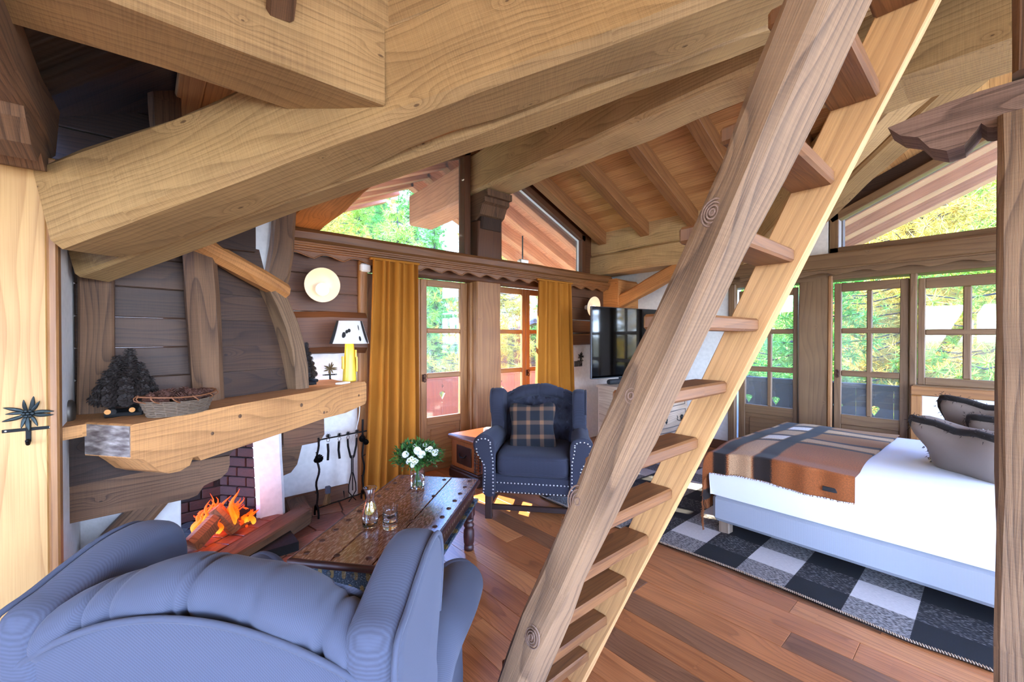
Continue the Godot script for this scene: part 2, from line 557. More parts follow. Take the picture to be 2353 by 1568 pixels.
func materials():
	mat("hewn", Color(.66, .53, .345), .72, "wa", Vector3.ONE, .9)            # sawn structural timber
	mat("hewn_warm", Color(.74, .50, .27), .7, "wa", Vector3.ONE, .8)
	mat("hewn_pale", Color(.80, .665, .47), .72, "wa", Vector3.ONE, .7)
	mat("old", Color(.45, .33, .225), .78, "we", Vector3.ONE, 1.0)            # dark old timber
	mat("old_dark", Color(.25, .165, .105), .75, "we", Vector3.ONE, 1.0)
	mat("weathered", Color(.52, .41, .30), .8, "we", Vector3.ONE, 1.2)
	mat("grey_old", Color(.52, .42, .36), .85, "we", Vector3.ONE, 1.3)
	mat("stringer", Color(.80, .62, .41), .6, "wb", Vector3(1, 1, 1), .4)
	mat("rung", Color(.48, .32, .18), .5, "wc", Vector3.ONE, .35)
	mat("oak", Color(.86, .62, .40), .6, "wc", Vector3.ONE, .6)
	mat("mantel", Color(.80, .58, .36), .62, "wa", Vector3(.8, .8, 1), .8)
	mat("endgrain", Color(.66, .62, .58), .8, "mottle", Vector3(3, 3, 3), 1.0)
	mat("knotty", Color(.74, .58, .35), .55, "wd", Vector3.ONE, .4)
	mat("panel", Color(.36, .225, .12), .6, "wb", Vector3.ONE, .5)
	mat("panel_warm", Color(.38, .225, .105), .58, "wb", Vector3.ONE, .5)
	mat("hood", Color(.27, .185, .125), .62, "we", Vector3.ONE, .5)
	mat("hood_b", Color(.31, .215, .145), .62, "we", Vector3.ONE, .5)
	mat("joinery", Color(.60, .42, .235), .5, "wb", Vector3(1, .6, 1), .35)
	mat("joinery_grey", Color(.47, .36, .24), .55, "wb", Vector3(1, .6, 1), .45)
	mat("sill", Color(.52, .345, .19), .5, "wb", Vector3(1, .6, 1), .35)
	mat("board", Color(.84, .64, .41), .65, "wb", Vector3.ONE, .4)
	mat("board_b", Color(.78, .57, .35), .65, "wb", Vector3.ONE, .4)
	mat("rafter", Color(.60, .41, .235), .65, "wb", Vector3(1, .6, 1), .5)
	mat("eaves", Color(.80, .57, .42), .7, "wb", Vector3(1, .6, 1), .5)  # lightened to stand in for light bounced up from the deck
	mat("floor_a", Color(.72, .47, .29), .34, "wc", Vector3.ONE, .35)
	mat("floor_b", Color(.66, .42, .25), .34, "wc", Vector3.ONE, .35)
	mat("floor_c", Color(.76, .52, .33), .36, "wc", Vector3.ONE, .35)
	mat("floor_d", Color(.52, .36, .25), .36, "wc", Vector3.ONE, .35)
	mat("tile", Color(.62, .42, .32), .45, "stone", Vector3(2, 2, 2), .7)
	mat("tile_b", Color(.56, .34, .26), .45, "stone", Vector3(2, 2, 2), .7)
	mat("tile_c", Color(.66, .5, .40), .45, "stone", Vector3(2, 2, 2), .7)
	mat("grout", Color(.42, .40, .40), .9, "stone", Vector3(4, 4, 4), .7)
	mat("plaster", Color(.86, .84, .81), .9, "plaster", Vector3(2, .5, 1), .5)
	mat("brick", Color(.20, .08, .05), .85, "stone", Vector3(4, 2, 1), 1.0)  # firebox shade put into both brick colours
	mat("brick_b", Color(.19, .08, .055), .85, "stone", Vector3(4, 2, 1), 1.0)
	mat("soot", Color(.05, .045, .042), .95, "stone", Vector3(3, 1, 1), 1.0)
	mat("iron", Color(.05, .05, .055), .5, "mottle", Vector3(6, 2, 1), .6, .7)
	mat("pewter", Color(.22, .27, .27), .42, "mottle", Vector3(8, 8, 1), .5, .75)
	mat("brass_dull", Color(.33, .27, .16), .45, "", Vector3.ONE, .5, .7)
	mat("steel", Color(.75, .74, .72), .28, "", Vector3.ONE, .5, 1.0)
	mat("rust", Color(.28, .17, .12), .6, "", Vector3.ONE, .5, .5)
	mat("white", Color(.86, .86, .85), .5)
	mat("black", Color(.02, .021, .023), .4)
	mat("screen", Color(.006, .006, .007), .06)
	mat("bezel", Color(.30, .31, .33), .4, "", Vector3.ONE, .5, .5)
	mat("speaker", Color(.035, .037, .042), .8)
	mat("grey_plastic", Color(.22, .25, .29), .45)
	mat("dark_switch", Color(.30, .27, .24), .4, "", Vector3.ONE, .5, .5)
	cloth("navy", Color(.125, .13, .185), "twill", 3.0, .35)
	cloth("navy_daylit", Color(.25, .265, .325), "twill", 3.5, .4)  # same cloth as navy, with blue window light put into the colour
	cloth("mustard", Color(.66, .40, .03), "twill", 3.0, .25)
	mat("tartan", Color(1, 1, 1), .95, "tartan")
	mat("throw", Color(1, 1, 1), .97, "throw")
	M["throw"].rim_enabled = true
	M["throw"].rim = .1
	cloth("fringe", Color(.66, .36, .13), "fur", 2.0, .4)
	mat("rug", Color(1, 1, 1), .97, "rug")
	mat("sheet", Color(.88, .88, .89), .95)
	cloth("bedbase", Color(.66, .67, .69), "linen", 6.0, .1)
	cloth("pillow", Color(.50, .44, .40), "linen", 4.0, .2)
	cloth("embroid", Color(.74, .72, .68), "linen", 8.0, .1)
	cloth("furtrim", Color(.12, .07, .05), "fur", 3.0, .6)
	cloth("bluecloth", Color(.10, .22, .52), "linen", 4.0, .1)
	cloth("felt", Color(.06, .065, .07), "twill", 2.0, .2)
	mat("bedleg", Color(.60, .53, .46), .6, "wb")
	mat("cow", Color(1, 1, 1), .9, "cow")
	mat("lampglass", Color(.86, .72, .20), .35)
	M["lampglass"].subsurf_scatter_enabled = true
	M["lampglass"].subsurf_scatter_strength = .3
	mat("opal", Color(.72, .68, .62), .3)
	mat("tabletop", Color(1, 1, 1), .24, "tabletop")
	mat("painted", Color(1, 1, 1), .5, "painted")
	mat("folk", Color(1, 1, 1), .6, "folk")
	mat("chest", Color(.50, .275, .13), .38, "wc", Vector3.ONE, .4)
	mat("chest_dark", Color(.19, .095, .06), .42, "wc", Vector3.ONE, .4)
	mat("chairleg", Color(.17, .10, .085), .45, "wc", Vector3.ONE, .4)
	mat("tableleg", Color(.30, .14, .12), .45, "mottle", Vector3(2, 1, 1), .4)
	mat("limed", Color(.74, .66, .57), .6, "wc", Vector3.ONE, .4)
	mat("limed_line", Color(.30, .28, .28), .7)
	mat("marble", Color(.78, .74, .71), .35, "mottle", Vector3(1, 1, 1), .1)
	M["marble"].albedo_texture = T["plaster"]
	mat("wicker", Color(.42, .36, .30), .8, "wc", Vector3(3, 3, 1), .5)
	mat("cane", Color(.45, .27, .15), .6)
	mat("cone", Color(.30, .16, .10), .75)
	mat("cone_dark", Color(.115, .068, .045), .75)
	mat("twig", Color(.22, .14, .095), .85, "bark", Vector3(1, .5, 1), .8)
	mat("cutwood", Color(.74, .50, .26), .8)
	mat("log_split", Color(.55, .36, .20), .85, "we", Vector3.ONE, .8)
	mat("char", Color(.055, .045, .04), .9, "stone", Vector3(3, 3, 1), 1.2)
	mat("bristle", Color(.72, .58, .36), .9, "fur", Vector3(2, 1, 1), .8)
	mat("leaf", Color(.09, .28, .07), .6)
	mat("leaf_b", Color(.20, .40, .12), .6)
	mat("leaf_c", Color(.32, .42, .28), .7)
	for k in ["leaf", "leaf_b", "leaf_c"]:
		M[k].backlight_enabled = true
		M[k].backlight = M[k].albedo_color * 0.5
	mat("petal", Color(.80, .80, .77), .6)
	mat("flower_eye", Color(.46, .50, .06), .7)
	mat("bloom_cream", Color(.90, .84, .68), .6)
	mat("lemon", Color(.90, .68, .03), .45)
	mat("lemon_flesh", Color(.93, .88, .55), .35)
	var gl := mat("glass", Color(1, 1, 1, .0), .0)
	gl.refraction_enabled = true
	gl.refraction_scale = .05
	gl.transparency = BaseMaterial3D.TRANSPARENCY_ALPHA
	var wt := mat("water", Color(1, 1, 1, .0), .0)
	wt.refraction_enabled = true
	wt.refraction_scale = .033
	wt.transparency = BaseMaterial3D.TRANSPARENCY_ALPHA
	pane_mat("pane", Color(.98, 1, .99), .04)
	var f := mat("flame", Color(.9, .35, .05), 1.0)
	f.emission_enabled = true
	f.emission = Color(1, 1, 1)
	f.emission_texture = T["flame"]
	f.emission_operator = BaseMaterial3D.EMISSION_OP_MULTIPLY
	f.emission_energy_multiplier = 1.25
	f.transparency = BaseMaterial3D.TRANSPARENCY_ALPHA
	f.albedo_color.a = .55
	glow("ember", Color(1.0, .22, .03), 1.6)
	glow("bulb", Color(1.0, .92, .80), 1.3)
	glow("flood", Color(.75, .88, 1.0), .55)
	mat("larch_green", Color(.38, .58, .17), .7)
	mat("larch_lime", Color(.58, .68, .20), .7)
	mat("larch_gold", Color(.74, .64, .20), .7)
	for k in ["larch_green", "larch_lime", "larch_gold"]:
		M[k].backlight_enabled = true
		M[k].backlight = M[k].albedo_color * 0.9
	mat("bark", Color(.85, .85, .85), .95, "bark", Vector3(2, 1, 1), 1.0)
	mat("meadow", Color(.74, .66, .40), .95, "mottle", Vector3(14, 14, 1), .6)
	mat("rail_red", Color(.50, .215, .15), .7, "wb", Vector3(1, .6, 1), .4)
	mat("rail_dark", Color(.085, .06, .055), .7, "wb", Vector3(1, .6, 1), .4)
	mat("deck", Color(.86, .83, .80), .8, "wb")  # sunlight put into the colour: near-white, bouncing light onto the eaves
	mat("slate", Color(.42, .41, .42), .8, "stone", Vector3(6, 6, 1), 1.0)
	mat("chalet_wall", Color(.95, .94, .92), .9, "plaster")
	mat("chalet_wood", Color(.35, .22, .17), .8, "wb")

const ZB := -3.72      # face of the gable wall
const XR := 5.45       # face of the right wall
const K := 0.42        # pitch of the gable roof
const RX := 2.95       # ridge of the gable wing
const RZ := 0.8        # ridge of the cross wing
const RY := 3.58       # underside of the rafters at the ridge

func clip(poly: PackedVector2Array, nrm: Vector2, d: float) -> PackedVector2Array:   # keeps nrm . p <= d
	var out := PackedVector2Array()
	for i in poly.size():
		var a := poly[i]
		var e := poly[(i + 1) % poly.size()]
		var da := nrm.dot(a) - d
		var de := nrm.dot(e) - d
		if da <= 0: out.append(a)
		if da * de < 0: out.append(a.lerp(e, da / (da - de)))
	return out

func tile_line(x: float) -> float:
	return -1.62 - (x - 0.3) * 0.966

func floor_():
	var fl := MB.new()
	bx(fl, Vector3(-3.2, -0.25, -3.98), Vector3(5.7, -0.013, 3.2), 0.0)
	var o := obj("floor", fl, M["grout"])
	tag(o, "warm oak floorboards meeting terracotta crazy paving before the fireplace", "", "", "structure")
	var mats := ["floor_a", "floor_a", "floor_b", "floor_c", "floor_a", "floor_d"]
	var x := -0.55
	while x < 5.43:
		var w := 0.145 + rng.randf() * 0.012
		if x + w > 5.45: w = 5.45 - x
		var z := maxf(-3.98, tile_line(x + w * 0.5)) if x < 1.78 else -3.98
		if x < -0.2: z = -1.2
		z -= 0.0
		var first := true
		while z < 1.3:
			var l := 0.7 + rng.randf() * 1.7
			if first: l *= 0.3 + rng.randf()
			first = false
			var z1 := minf(z + l, 1.3)
			if z1 > 1.05: z1 = 1.3
			var b := MB.new()
			box(b, Vector3(w - 0.0016, 0.016, z1 - z - 0.0016), Transform3D.IDENTITY, 0.0012, 2)
			obj("floor_board", b, M[mats[rng.randi() % 6]], o, Transform3D(Basis(), Vector3(x + w * 0.5, -0.008 + rng.randf() * 0.0006, (z + z1) * 0.5)))
			z = z1
		x += w
	var far := MB.new()
	bx(far, Vector3(-3.2, -0.013, 1.3), Vector3(5.45, 0.0, 3.0), 0.0)
	bx(far, Vector3(-3.2, -0.013, -2.2), Vector3(-0.55, 0.0, 1.3), 0.0)
	obj("floor_board", far, M["floor_a"], o)
	# crazy paving
	var pts := []
	for i in 9:
		for j in 10:
			pts.append(Vector2(-0.45 + i * 0.29 + (j % 2) * 0.14 + (rng.randf() - 0.5) * 0.2, -3.85 + j * 0.275 + (rng.randf() - 0.5) * 0.17))
	for p in pts:
		var poly := PackedVector2Array([p + Vector2(-.5, -.5), p + Vector2(.5, -.5), p + Vector2(.5, .5), p + Vector2(-.5, .5)])
		for q in pts:
			if q == p or p.distance_to(q) > 1.0: continue
			var d: Vector2 = (q - p).normalized()
			poly = clip(poly, d, d.dot((p + q) * 0.5) - 0.007)
		poly = clip(poly, Vector2(.966, 1).normalized(), (.3 * .966 - 1.62) / Vector2(.966, 1).length() - 0.09)
		poly = clip(poly, Vector2(1, 0), 1.775)
		poly = clip(poly, Vector2(0, -1), 3.72)
		poly = clip(poly, Vector2(-1, 0), 0.26)
		if poly.size() < 3: continue
		var area := 0.0
		for i in poly.size(): area += poly[i].cross(poly[(i + 1) % poly.size()]) * 0.5
		if absf(area) < 0.006: continue
		var b := MB.new()
		var flipped := PackedVector2Array()
		for q in poly: flipped.append(Vector2(q.x, -q.y))
		prism(b, flipped, 0.012, Transform3D(Basis(Vector3.RIGHT, -PI / 2), Vector3(0, -0.0125 + rng.randf() * 0.001, 0)), 1.0)
		obj("tile", b, M[["tile", "tile_b", "tile_c", "tile"][rng.randi() % 4]], o)

func wall_node(called: String, label: String) -> Node3D:
	return thing(called, label, "", Vector3.ZERO, 0.0, "", "structure")

func part_box(called: String, lo: Vector3, hi: Vector3, m: String, parent: Node, ch := 0.005, ax := -1) -> MeshInstance3D:
	var b := MB.new()
	box(b, hi - lo, Transform3D.IDENTITY, ch, ax)
	return obj(called, b, M[m], parent, Transform3D(Basis(), (lo + hi) * 0.5))

func walls():
	# ----- the gable wall, back of the room
	var w := wall_node("wall_back", "gable wall of white plaster and dark horizontal logs with glazed doors and gable windows")
	part_box("plaster", Vector3(-0.4, 0, -3.98), Vector3(1.52, 2.27, ZB), "plaster", w, 0.0)
	part_box("plaster", Vector3(4.22, 0, -3.98), Vector3(5.7, 2.27, ZB), "plaster", w, 0.0)
	part_box("plaster", Vector3(-3.2, -0.3, -4.0), Vector3(5.7, 0.0, -3.98), "plaster", w, 0.0)
	part_box("lintel", Vector3(1.52, 2.02, -3.98), Vector3(4.22, 2.27, -3.76), "panel_warm", w)
	var b := MB.new()
	beam(b, Vector3(0.1, 1.435, -3.70), Vector3(1.47, 1.435, -3.70), 0.2, 0.35, 0.05, 0.008)
	obj("log", b, M["panel_warm"], w)
	for k in 3:
		part_box("board", Vector3(0.1, 1.615 + k * 0.155, ZB - 0.01), Vector3(1.44, 1.767 + k * 0.155, ZB + 0.022 + rng.randf() * 0.003), "panel_warm", w, 0.004)
		part_box("board", Vector3(4.22, 1.64 + k * 0.15, ZB - 0.01), Vector3(5.0, 1.787 + k * 0.15, ZB + 0.022 + rng.randf() * 0.003), "panel", w, 0.004)
	for k in 2:
		b = MB.new()
		beam(b, Vector3(4.2, 1.375 + k * 0.165, -3.71), Vector3(5.0, 1.375 + k * 0.165, -3.71), 0.16, 0.155, 0.02, 0.005)
		obj("log", b, M["panel"], w)
	b = MB.new()
	beam(b, Vector3(4.95, 1.98, -3.70), Vector3(5.45, 1.98, -3.70), 0.5, 0.46, 0.03, 0.006)
	obj("log_end", b, M["hewn_warm"], w)
	# above the windows, up to the roof
	for s in [-1, 1]:
		var poly := PackedVector2Array([Vector2(RX + s * .12, RY - .05), Vector2(RX + s * 1.9, RY - K * 1.9 + .02), Vector2(RX + s * 1.9, 2.27), Vector2(RX + s * 2.9, 2.27), Vector2(RX + s * 2.9, RY - K * 2.9 + .17), Vector2(RX + s * .12, RY + .16)])
		b = MB.new()
		prism(b, poly, 0.12, Transform3D(Basis(), Vector3(0, 0, -4.05)))
		obj("gable_board", b, M["panel_warm"], w)
	# ----- baseboards and upright trims
	tag(part_box("baseboard_back", Vector3(0.8, 0, ZB), Vector3(1.34, 0.125, ZB + .025), "panel_warm", self, .006), "reddish wooden baseboard behind the fireplace tools", "", "", "structure")
	tag(part_box("baseboard_right", Vector3(XR - .025, 0, -3.7), Vector3(XR, 0.115, -2.17), "panel_warm", self, .006), "brown wooden baseboard on the white right wall by the bed foot", "", "", "structure")
	tag(part_box("trim_1", Vector3(1.42, 0, ZB), Vector3(1.50, 2.08, ZB + .06), "joinery", self, .012, 1), "narrow upright wooden trim left of the left yellow curtain", "", "", "structure")
	# ----- the right wall
	w = wall_node("wall_right", "white right wall with timber posts, glazed doors and a sloping gable window")
	part_box("plaster", Vector3(XR, 0, -4.0), Vector3(5.75, 2.45, -2.15), "plaster", w, 0.0)
	part_box("plaster", Vector3(XR, 0, -0.5), Vector3(5.7, 0.955, 3.2), "plaster", w, 0.0)
	part_box("plaster", Vector3(XR, 0.9, 1.3), Vector3(5.7, 4.0, 3.2), "plaster", w, 0.0)
	part_box("lintel", Vector3(XR, 2.0, -2.2), Vector3(5.7, 2.285, 1.4), "joinery_grey", w)
	part_box("plaster", Vector3(XR, 2.25, -2.2), Vector3(5.75, 2.9, -1.18), "plaster", w, 0.0)
	part_box("threshold", Vector3(XR, 0, -2.15), Vector3(5.7, 0.03, -.5), "joinery_grey", w)
	b = MB.new()
	prism(b, PackedVector2Array([Vector2(1.18, 2.25), Vector2(1.08, 2.25), Vector2(1.08, 2.66), Vector2(-.8, 3.53), Vector2(-1.32, 3.29), Vector2(-1.32, 3.55), Vector2(-.8, 3.78), Vector2(1.18, 2.87)]), 0.1, Transform3D(Basis(Vector3.UP, PI / 2), Vector3(5.6, 0, 0)))
	obj("gable_board", b, M["old_dark"], w)
	tag(part_box("trim_2", Vector3(XR - .04, 0, -2.17), Vector3(XR + .03, 2.05, -2.085), "joinery_grey", self, .012, 1), "moulded upright trim left of the glazed door nearest the corner", "", "", "structure")
	tag(part_box("trim_3", Vector3(XR - .01, 0, -1.175), Vector3(XR + .03, 2.05, -1.135), "joinery", self, .012, 1), "slim rounded trim left of the glazed door with heart cut-outs", "", "", "structure")
	var fr := thing("trim_4", "moulded wooden frame round the white panel under the right window", "", Vector3.ZERO, 0, "", "structure")
	part_box("rail", Vector3(XR - .035, 0.86, -.53), Vector3(XR, 0.945, 1.4), "joinery", fr, .012, 2)
	part_box("stile", Vector3(XR - .035, 0, -.53), Vector3(XR, 0.86, -.45), "joinery", fr, .012, 1)
	# ----- left side: knotty panel, short white return, the nook
	w = wall_node("wall_left", "pale knotty pine panel wall at the left with a white return beside the fireplace")
	part_box("pine_plank", Vector3(-0.62, 0, -2.36), Vector3(-0.268, 2.06, -2.30), "knotty", w, .004, 1)
	part_box("pine_plank", Vector3(-1.0, 0, -2.36), Vector3(-0.622, 2.06, -2.30), "knotty", w, .004, 1)
	part_box("edge_trim", Vector3(-.267, 0, -2.37), Vector3(-.238, 2.06, -2.29), "joinery", w, .008, 1)
	part_box("plaster", Vector3(-.36, 0, -3.0), Vector3(-.245, 1.9, -2.37), "plaster", w, 0.0)
	part_box("plaster", Vector3(-3.2, 0, -2.6), Vector3(-1.0, 4.0, -2.36), "plaster", w, 0.0)  # unseen wall, closes the room against stray light
	part_box("plaster", Vector3(-1.1, 0, -2.66), Vector3(-.36, 2.06, -2.37), "plaster", w, 0.0)
	for k in 7:
		part_box("dark_board", Vector3(-1.2, 1.9 + k * .16, -2.9), Vector3(.5 - k * .02, 2.056 + k * .16, -2.86 + rng.randf() * .006), "old_dark", w, .004)
	part_box("dark_board", Vector3(-1.1, 2.06, -2.42), Vector3(-.27, 2.75, -2.36), "old_dark", w, .004)
	part_box("plaster", Vector3(-3.3, 0, -2.4), Vector3(-3.1, 2.2, -1.3), "plaster", w, 0.0)  # unseen left wall from here down, keeps the room light-tight
	part_box("plaster", Vector3(-3.3, 0, 1.6), Vector3(-3.1, 2.2, 3.3), "plaster", w, 0.0)
	part_box("plaster", Vector3(-3.3, 0, -2.4), Vector3(-3.1, .8, 3.3), "plaster", w, 0.0)
	part_box("plaster", Vector3(-3.3, 2.2, -2.4), Vector3(-3.1, 4.1, 3.3), "plaster", w, 0.0)
	# ----- behind the camera: unseen wall, its windows placed to light the room
	w = wall_node("wall_front", "unseen white wall with wide windows behind the viewer")
	part_box("plaster", Vector3(-3.3, 0, 3.0), Vector3(5.7, .5, 3.2), "plaster", w, 0.0)
	part_box("plaster", Vector3(-3.3, 2.3, 3.0), Vector3(5.7, 4.2, 3.2), "plaster", w, 0.0)
	for x in [[-3.3, -2.2], [1.4, 2.0], [4.6, 5.7]]:
		part_box("plaster", Vector3(x[0], .5, 3.0), Vector3(x[1], 2.3, 3.2), "plaster", w, 0.0)
	var n := 6
	for x in [[-2.2, 1.4, 3.1, 0], [2.0, 4.6, 3.1, 0]]:
		var win := thing("window_%d" % n, "unseen wide window behind the viewer, placed to light the room", "", Vector3.ZERO, 0, "", "structure")
		n += 1
		for y in [.5, 2.24]: part_box("frame", Vector3(x[0], y, 3.06), Vector3(x[1], y + .06, 3.12), "joinery", win)
		for k in 4: part_box("frame", Vector3(lerpf(x[0], x[1] - .06, k / 3.0), .5, 3.06), Vector3(lerpf(x[0], x[1] - .06, k / 3.0) + .06, 2.3, 3.12), "joinery", win)
		part_box("pane", Vector3(x[0], .5, 3.085), Vector3(x[1], 2.3, 3.093), "pane", win, 0.0)
	var lw := thing("window_%d" % n, "unseen window in the left wall, placed to light the left side", "", Vector3.ZERO, 0, "", "structure")  # out of view, placed to light the left post and beams
	for y in [.8, 2.14]: part_box("frame", Vector3(-3.24, y, -1.3), Vector3(-3.18, y + .06, 1.6), "joinery", lw)
	for k in 4: part_box("frame", Vector3(-3.24, .8, -1.3 + k * .947), Vector3(-3.18, 2.2, -1.24 + k * .947), "joinery", lw)
	part_box("pane", Vector3(-3.215, .8, -1.3), Vector3(-3.207, 2.2, 1.6), "pane", lw, 0.0)

func rafter_at(b: MB, s: float, z: float, w: float, x0: float, x1: float, dep := .16):    # a rafter on the gable wing, side s
	var p0 := Vector3(RX + s * x0, RY - K * x0 + dep * .54, z)
	var p1 := Vector3(RX + s * x1, RY - K * x1 + dep * .54, z)
	var f := frame(p0, p1 - p0)
	box(b, Vector3(p0.distance_to(p1), dep, w), f * Transform3D(Basis(), Vector3(p0.distance_to(p1) * .5, 0, 0)), .006, 0)

func roof():
	var c := thing("ceiling", "boarded pitched ceiling of pale pine planks between brown rafters", "", Vector3.ZERO, 0, "", "structure")
	var sw := .118
	var cs := 1.0 / sqrt(1.0 + K * K)
	for s in [-1, 1]:
		var i := 0
		while i < 26:
			var xa := i * sw * cs
			var xm := xa + sw * cs * .5
			var zend := minf(RZ - xm + .12, 1.0)
			if zend < -3.9: break
			var y := RY + .17 - K * xm
			var b := MB.new()
			box(b, Vector3(sw - .002, .02, zend + 3.98), Transform3D(Basis(Vector3(0, 0, 1), -s * atan(K)), Vector3.ZERO), .003, 2)
			obj("ceiling_board", b, M[["board", "board_b", "board"][rng.randi() % 3]], c, Transform3D(Basis(), Vector3(RX + s * xm, y + .01, (zend - 3.98) * .5)))
			i += 1
		var zs := [-3.66, -2.98, -2.33, -1.70, -1.06, -.42, .2]
		for z in zs:
			var x1 := minf(2.35, RZ - z + .05)
			if x1 < .3: continue
			var b := MB.new()
			rafter_at(b, s, z + (-.07), .13, .0, x1)
			obj("rafter", b, M["rafter"], c)
	# the cross wing, boards along x
	for sd in [-1, 1]:
		for i in 27:
			var za := i * sw * .908
			var zm := za + .05
			var y := RY + .17 - .45 * zm
			if y < 1.9: break
			for s in [-1, 1]:
				var x0 := zm - .1 if sd < 0 else 0.0
				var x1 := 3.9 if s > 0 else 6.2
				if s > 0: x1 = 2.66
				if x0 > x1: continue
				var b := MB.new()
				box(b, Vector3(x1 - x0, .02, sw), Transform3D(Basis(Vector3(1, 0, 0), sd * atan(.45)), Vector3.ZERO), .003, 0)
				obj("ceiling_board", b, M["board_b" if i % 2 else "board"], c, Transform3D(Basis(), Vector3(RX + s * (x0 + x1) * .5, y + .01, RZ + sd * zm)))
	# unseen roof slabs over everything, blocking light from above
	var rf := thing("trim_5", "unseen roof slab over the ceiling boards, blocking light", "", Vector3.ZERO, 0, "", "structure")
	for s in [-1, 1]:
		var P := func(x: float, z: float, up: float) -> Vector3: return Vector3(RX + s * x, RY + .20 - K * x + up, z)
		var m := MB.new()
		var A := [P.call(0, RZ, 0), P.call(3.3, RZ - 3.3, 0), P.call(3.3, -4.0, 0), P.call(0, -4.0, 0)]
		var e := [P.call(0, RZ, .12), P.call(3.3, RZ - 3.3, .12), P.call(3.3, -4.0, .12), P.call(0, -4.0, .12)]
		slab(m, A, e)
		obj("unseen_roof_slab", m, M["old_dark"], rf)
		var Q := func(x: float, z: float, up: float) -> Vector3: return Vector3(x, RY + .20 - .45 * absf(z) + up, RZ + z)
		m = MB.new()
		var xe := 5.8 if s > 0 else -3.4
		A = [Q.call(RX, 0, 0), Q.call(RX + s * 3.3, -3.3, 0) if s > 0 else Q.call(-.35, -3.3, 0), Q.call(xe, -3.3, 0), Q.call(xe, 0, 0)]
		e = [Q.call(RX, 0, .12), Q.call(RX + s * 3.3, -3.3, .12) if s > 0 else Q.call(-.35, -3.3, .12), Q.call(xe, -3.3, .12), Q.call(xe, 0, .12)]
		slab(m, A, e)
		A = [Q.call(RX, 0, 0), Q.call(RX, 2.6, 0), Q.call(xe, 2.6, 0), Q.call(xe, 0, 0)]
		e = [Q.call(RX, 0, .12), Q.call(RX, 2.6, .12), Q.call(xe, 2.6, .12), Q.call(xe, 0, .12)]
		slab(m, A, e)
		obj("unseen_roof_slab", m, M["old_dark"], rf)
	# eaves outside the gable: rafters and boards
	var ev := thing("roof_overhang", "deep boarded eaves with brown rafters outside the gable windows", "eaves", Vector3.ZERO, 0, "", "structure")
	for s in [-1, 1]:
		for z in [-4.25, -4.72, -5.18, -5.65, -6.1, -6.56]:
			if s > 0 and z < -5.7: continue
			var b := MB.new()
			rafter_at(b, s, z, .13, .0, 3.1, .18)
			obj("rafter", b, M["eaves"], ev)
		for i in 14:
			var xm := (i + .5) * .225
			var b := MB.new()
			var dz := 2.75 if s < 0 else 1.9
			box(b, Vector3(.243, .02, dz), Transform3D(Basis(Vector3(0, 0, 1), -s * atan(K)), Vector3.ZERO), .003, 2)
			obj("eaves_board", b, M["eaves"], ev, Transform3D(Basis(), Vector3(RX + s * xm, RY + .2 - K * xm, -3.985 - dz * .5)))
	var e2 := thing("roof_overhang", "dark stained eaves rafters outside the right gable window", "eaves", Vector3.ZERO, 0, "", "structure")
	for x in [6.0, 6.62, 7.24]:
		var b := MB.new()
		var p0 := Vector3(x, RY + .09, RZ)
		var p1 := Vector3(x, RY + .09 - .46 * 3.2, RZ - 3.2)
		box(b, Vector3(.2, .18, p0.distance_to(p1)), frame(p0, p1 - p0) * Transform3D(Basis(Vector3.UP, PI / 2), Vector3(p0.distance_to(p1) * .5, 0, 0)), .006, 2)
		obj("rafter", b, M["eaves"], e2)
	for i in 14:
		var zm := (i + .5) * .22
		var b := MB.new()
		box(b, Vector3(1.9, .02, .24), Transform3D(Basis(Vector3(1, 0, 0), -atan(.46)), Vector3.ZERO), .003, 0)
		obj("eaves_board", b, M["eaves"], e2, Transform3D(Basis(), Vector3(6.75, RY + .2 - .46 * zm, RZ - zm)))

func slab(m: MB, a: Array, e: Array):      # a below, e above; any winding
	var up: Vector3 = (a[1] - a[0]).cross(a[2] - a[0])
	if up.y < 0:
		a = [a[3], a[2], a[1], a[0]]
		e = [e[3], e[2], e[1], e[0]]
	var z := Vector2.ZERO
	m.quad(e[0], e[1], e[2], e[3], z, Vector2(1, 0), Vector2.ONE, Vector2(0, 1))
	m.quad(a[3], a[2], a[1], a[0], z, Vector2(1, 0), Vector2.ONE, Vector2(0, 1))
	for i in 4:
		var j := (i + 1) % 4
		m.quad(a[i], a[j], e[j], e[i], z, Vector2(1, 0), Vector2.ONE, Vector2(0, 1))

func valley(b: MB, c: float, w: float, sgn: float, s0: float, s1: float, y0: float, slope: float, h: float, ch := .02, wob := .006):
	# a log under a valley: plan line x - sgn... given by its middle c, running from s0 to s1; y0 is the bottom at s = 0
	var P := func(s: float) -> Vector3:
		var q := Vector3(c * .5 + s * .7071, 0, -c * .5 + s * .7071) if sgn > 0 else Vector3(c * .5 - s * .7071, 0, c * .5 + s * .7071)
		q.y = y0 + slope * s + h * .5
		return q
	beam(b, P.call(s0), P.call(s1), w, h, ch, wob)

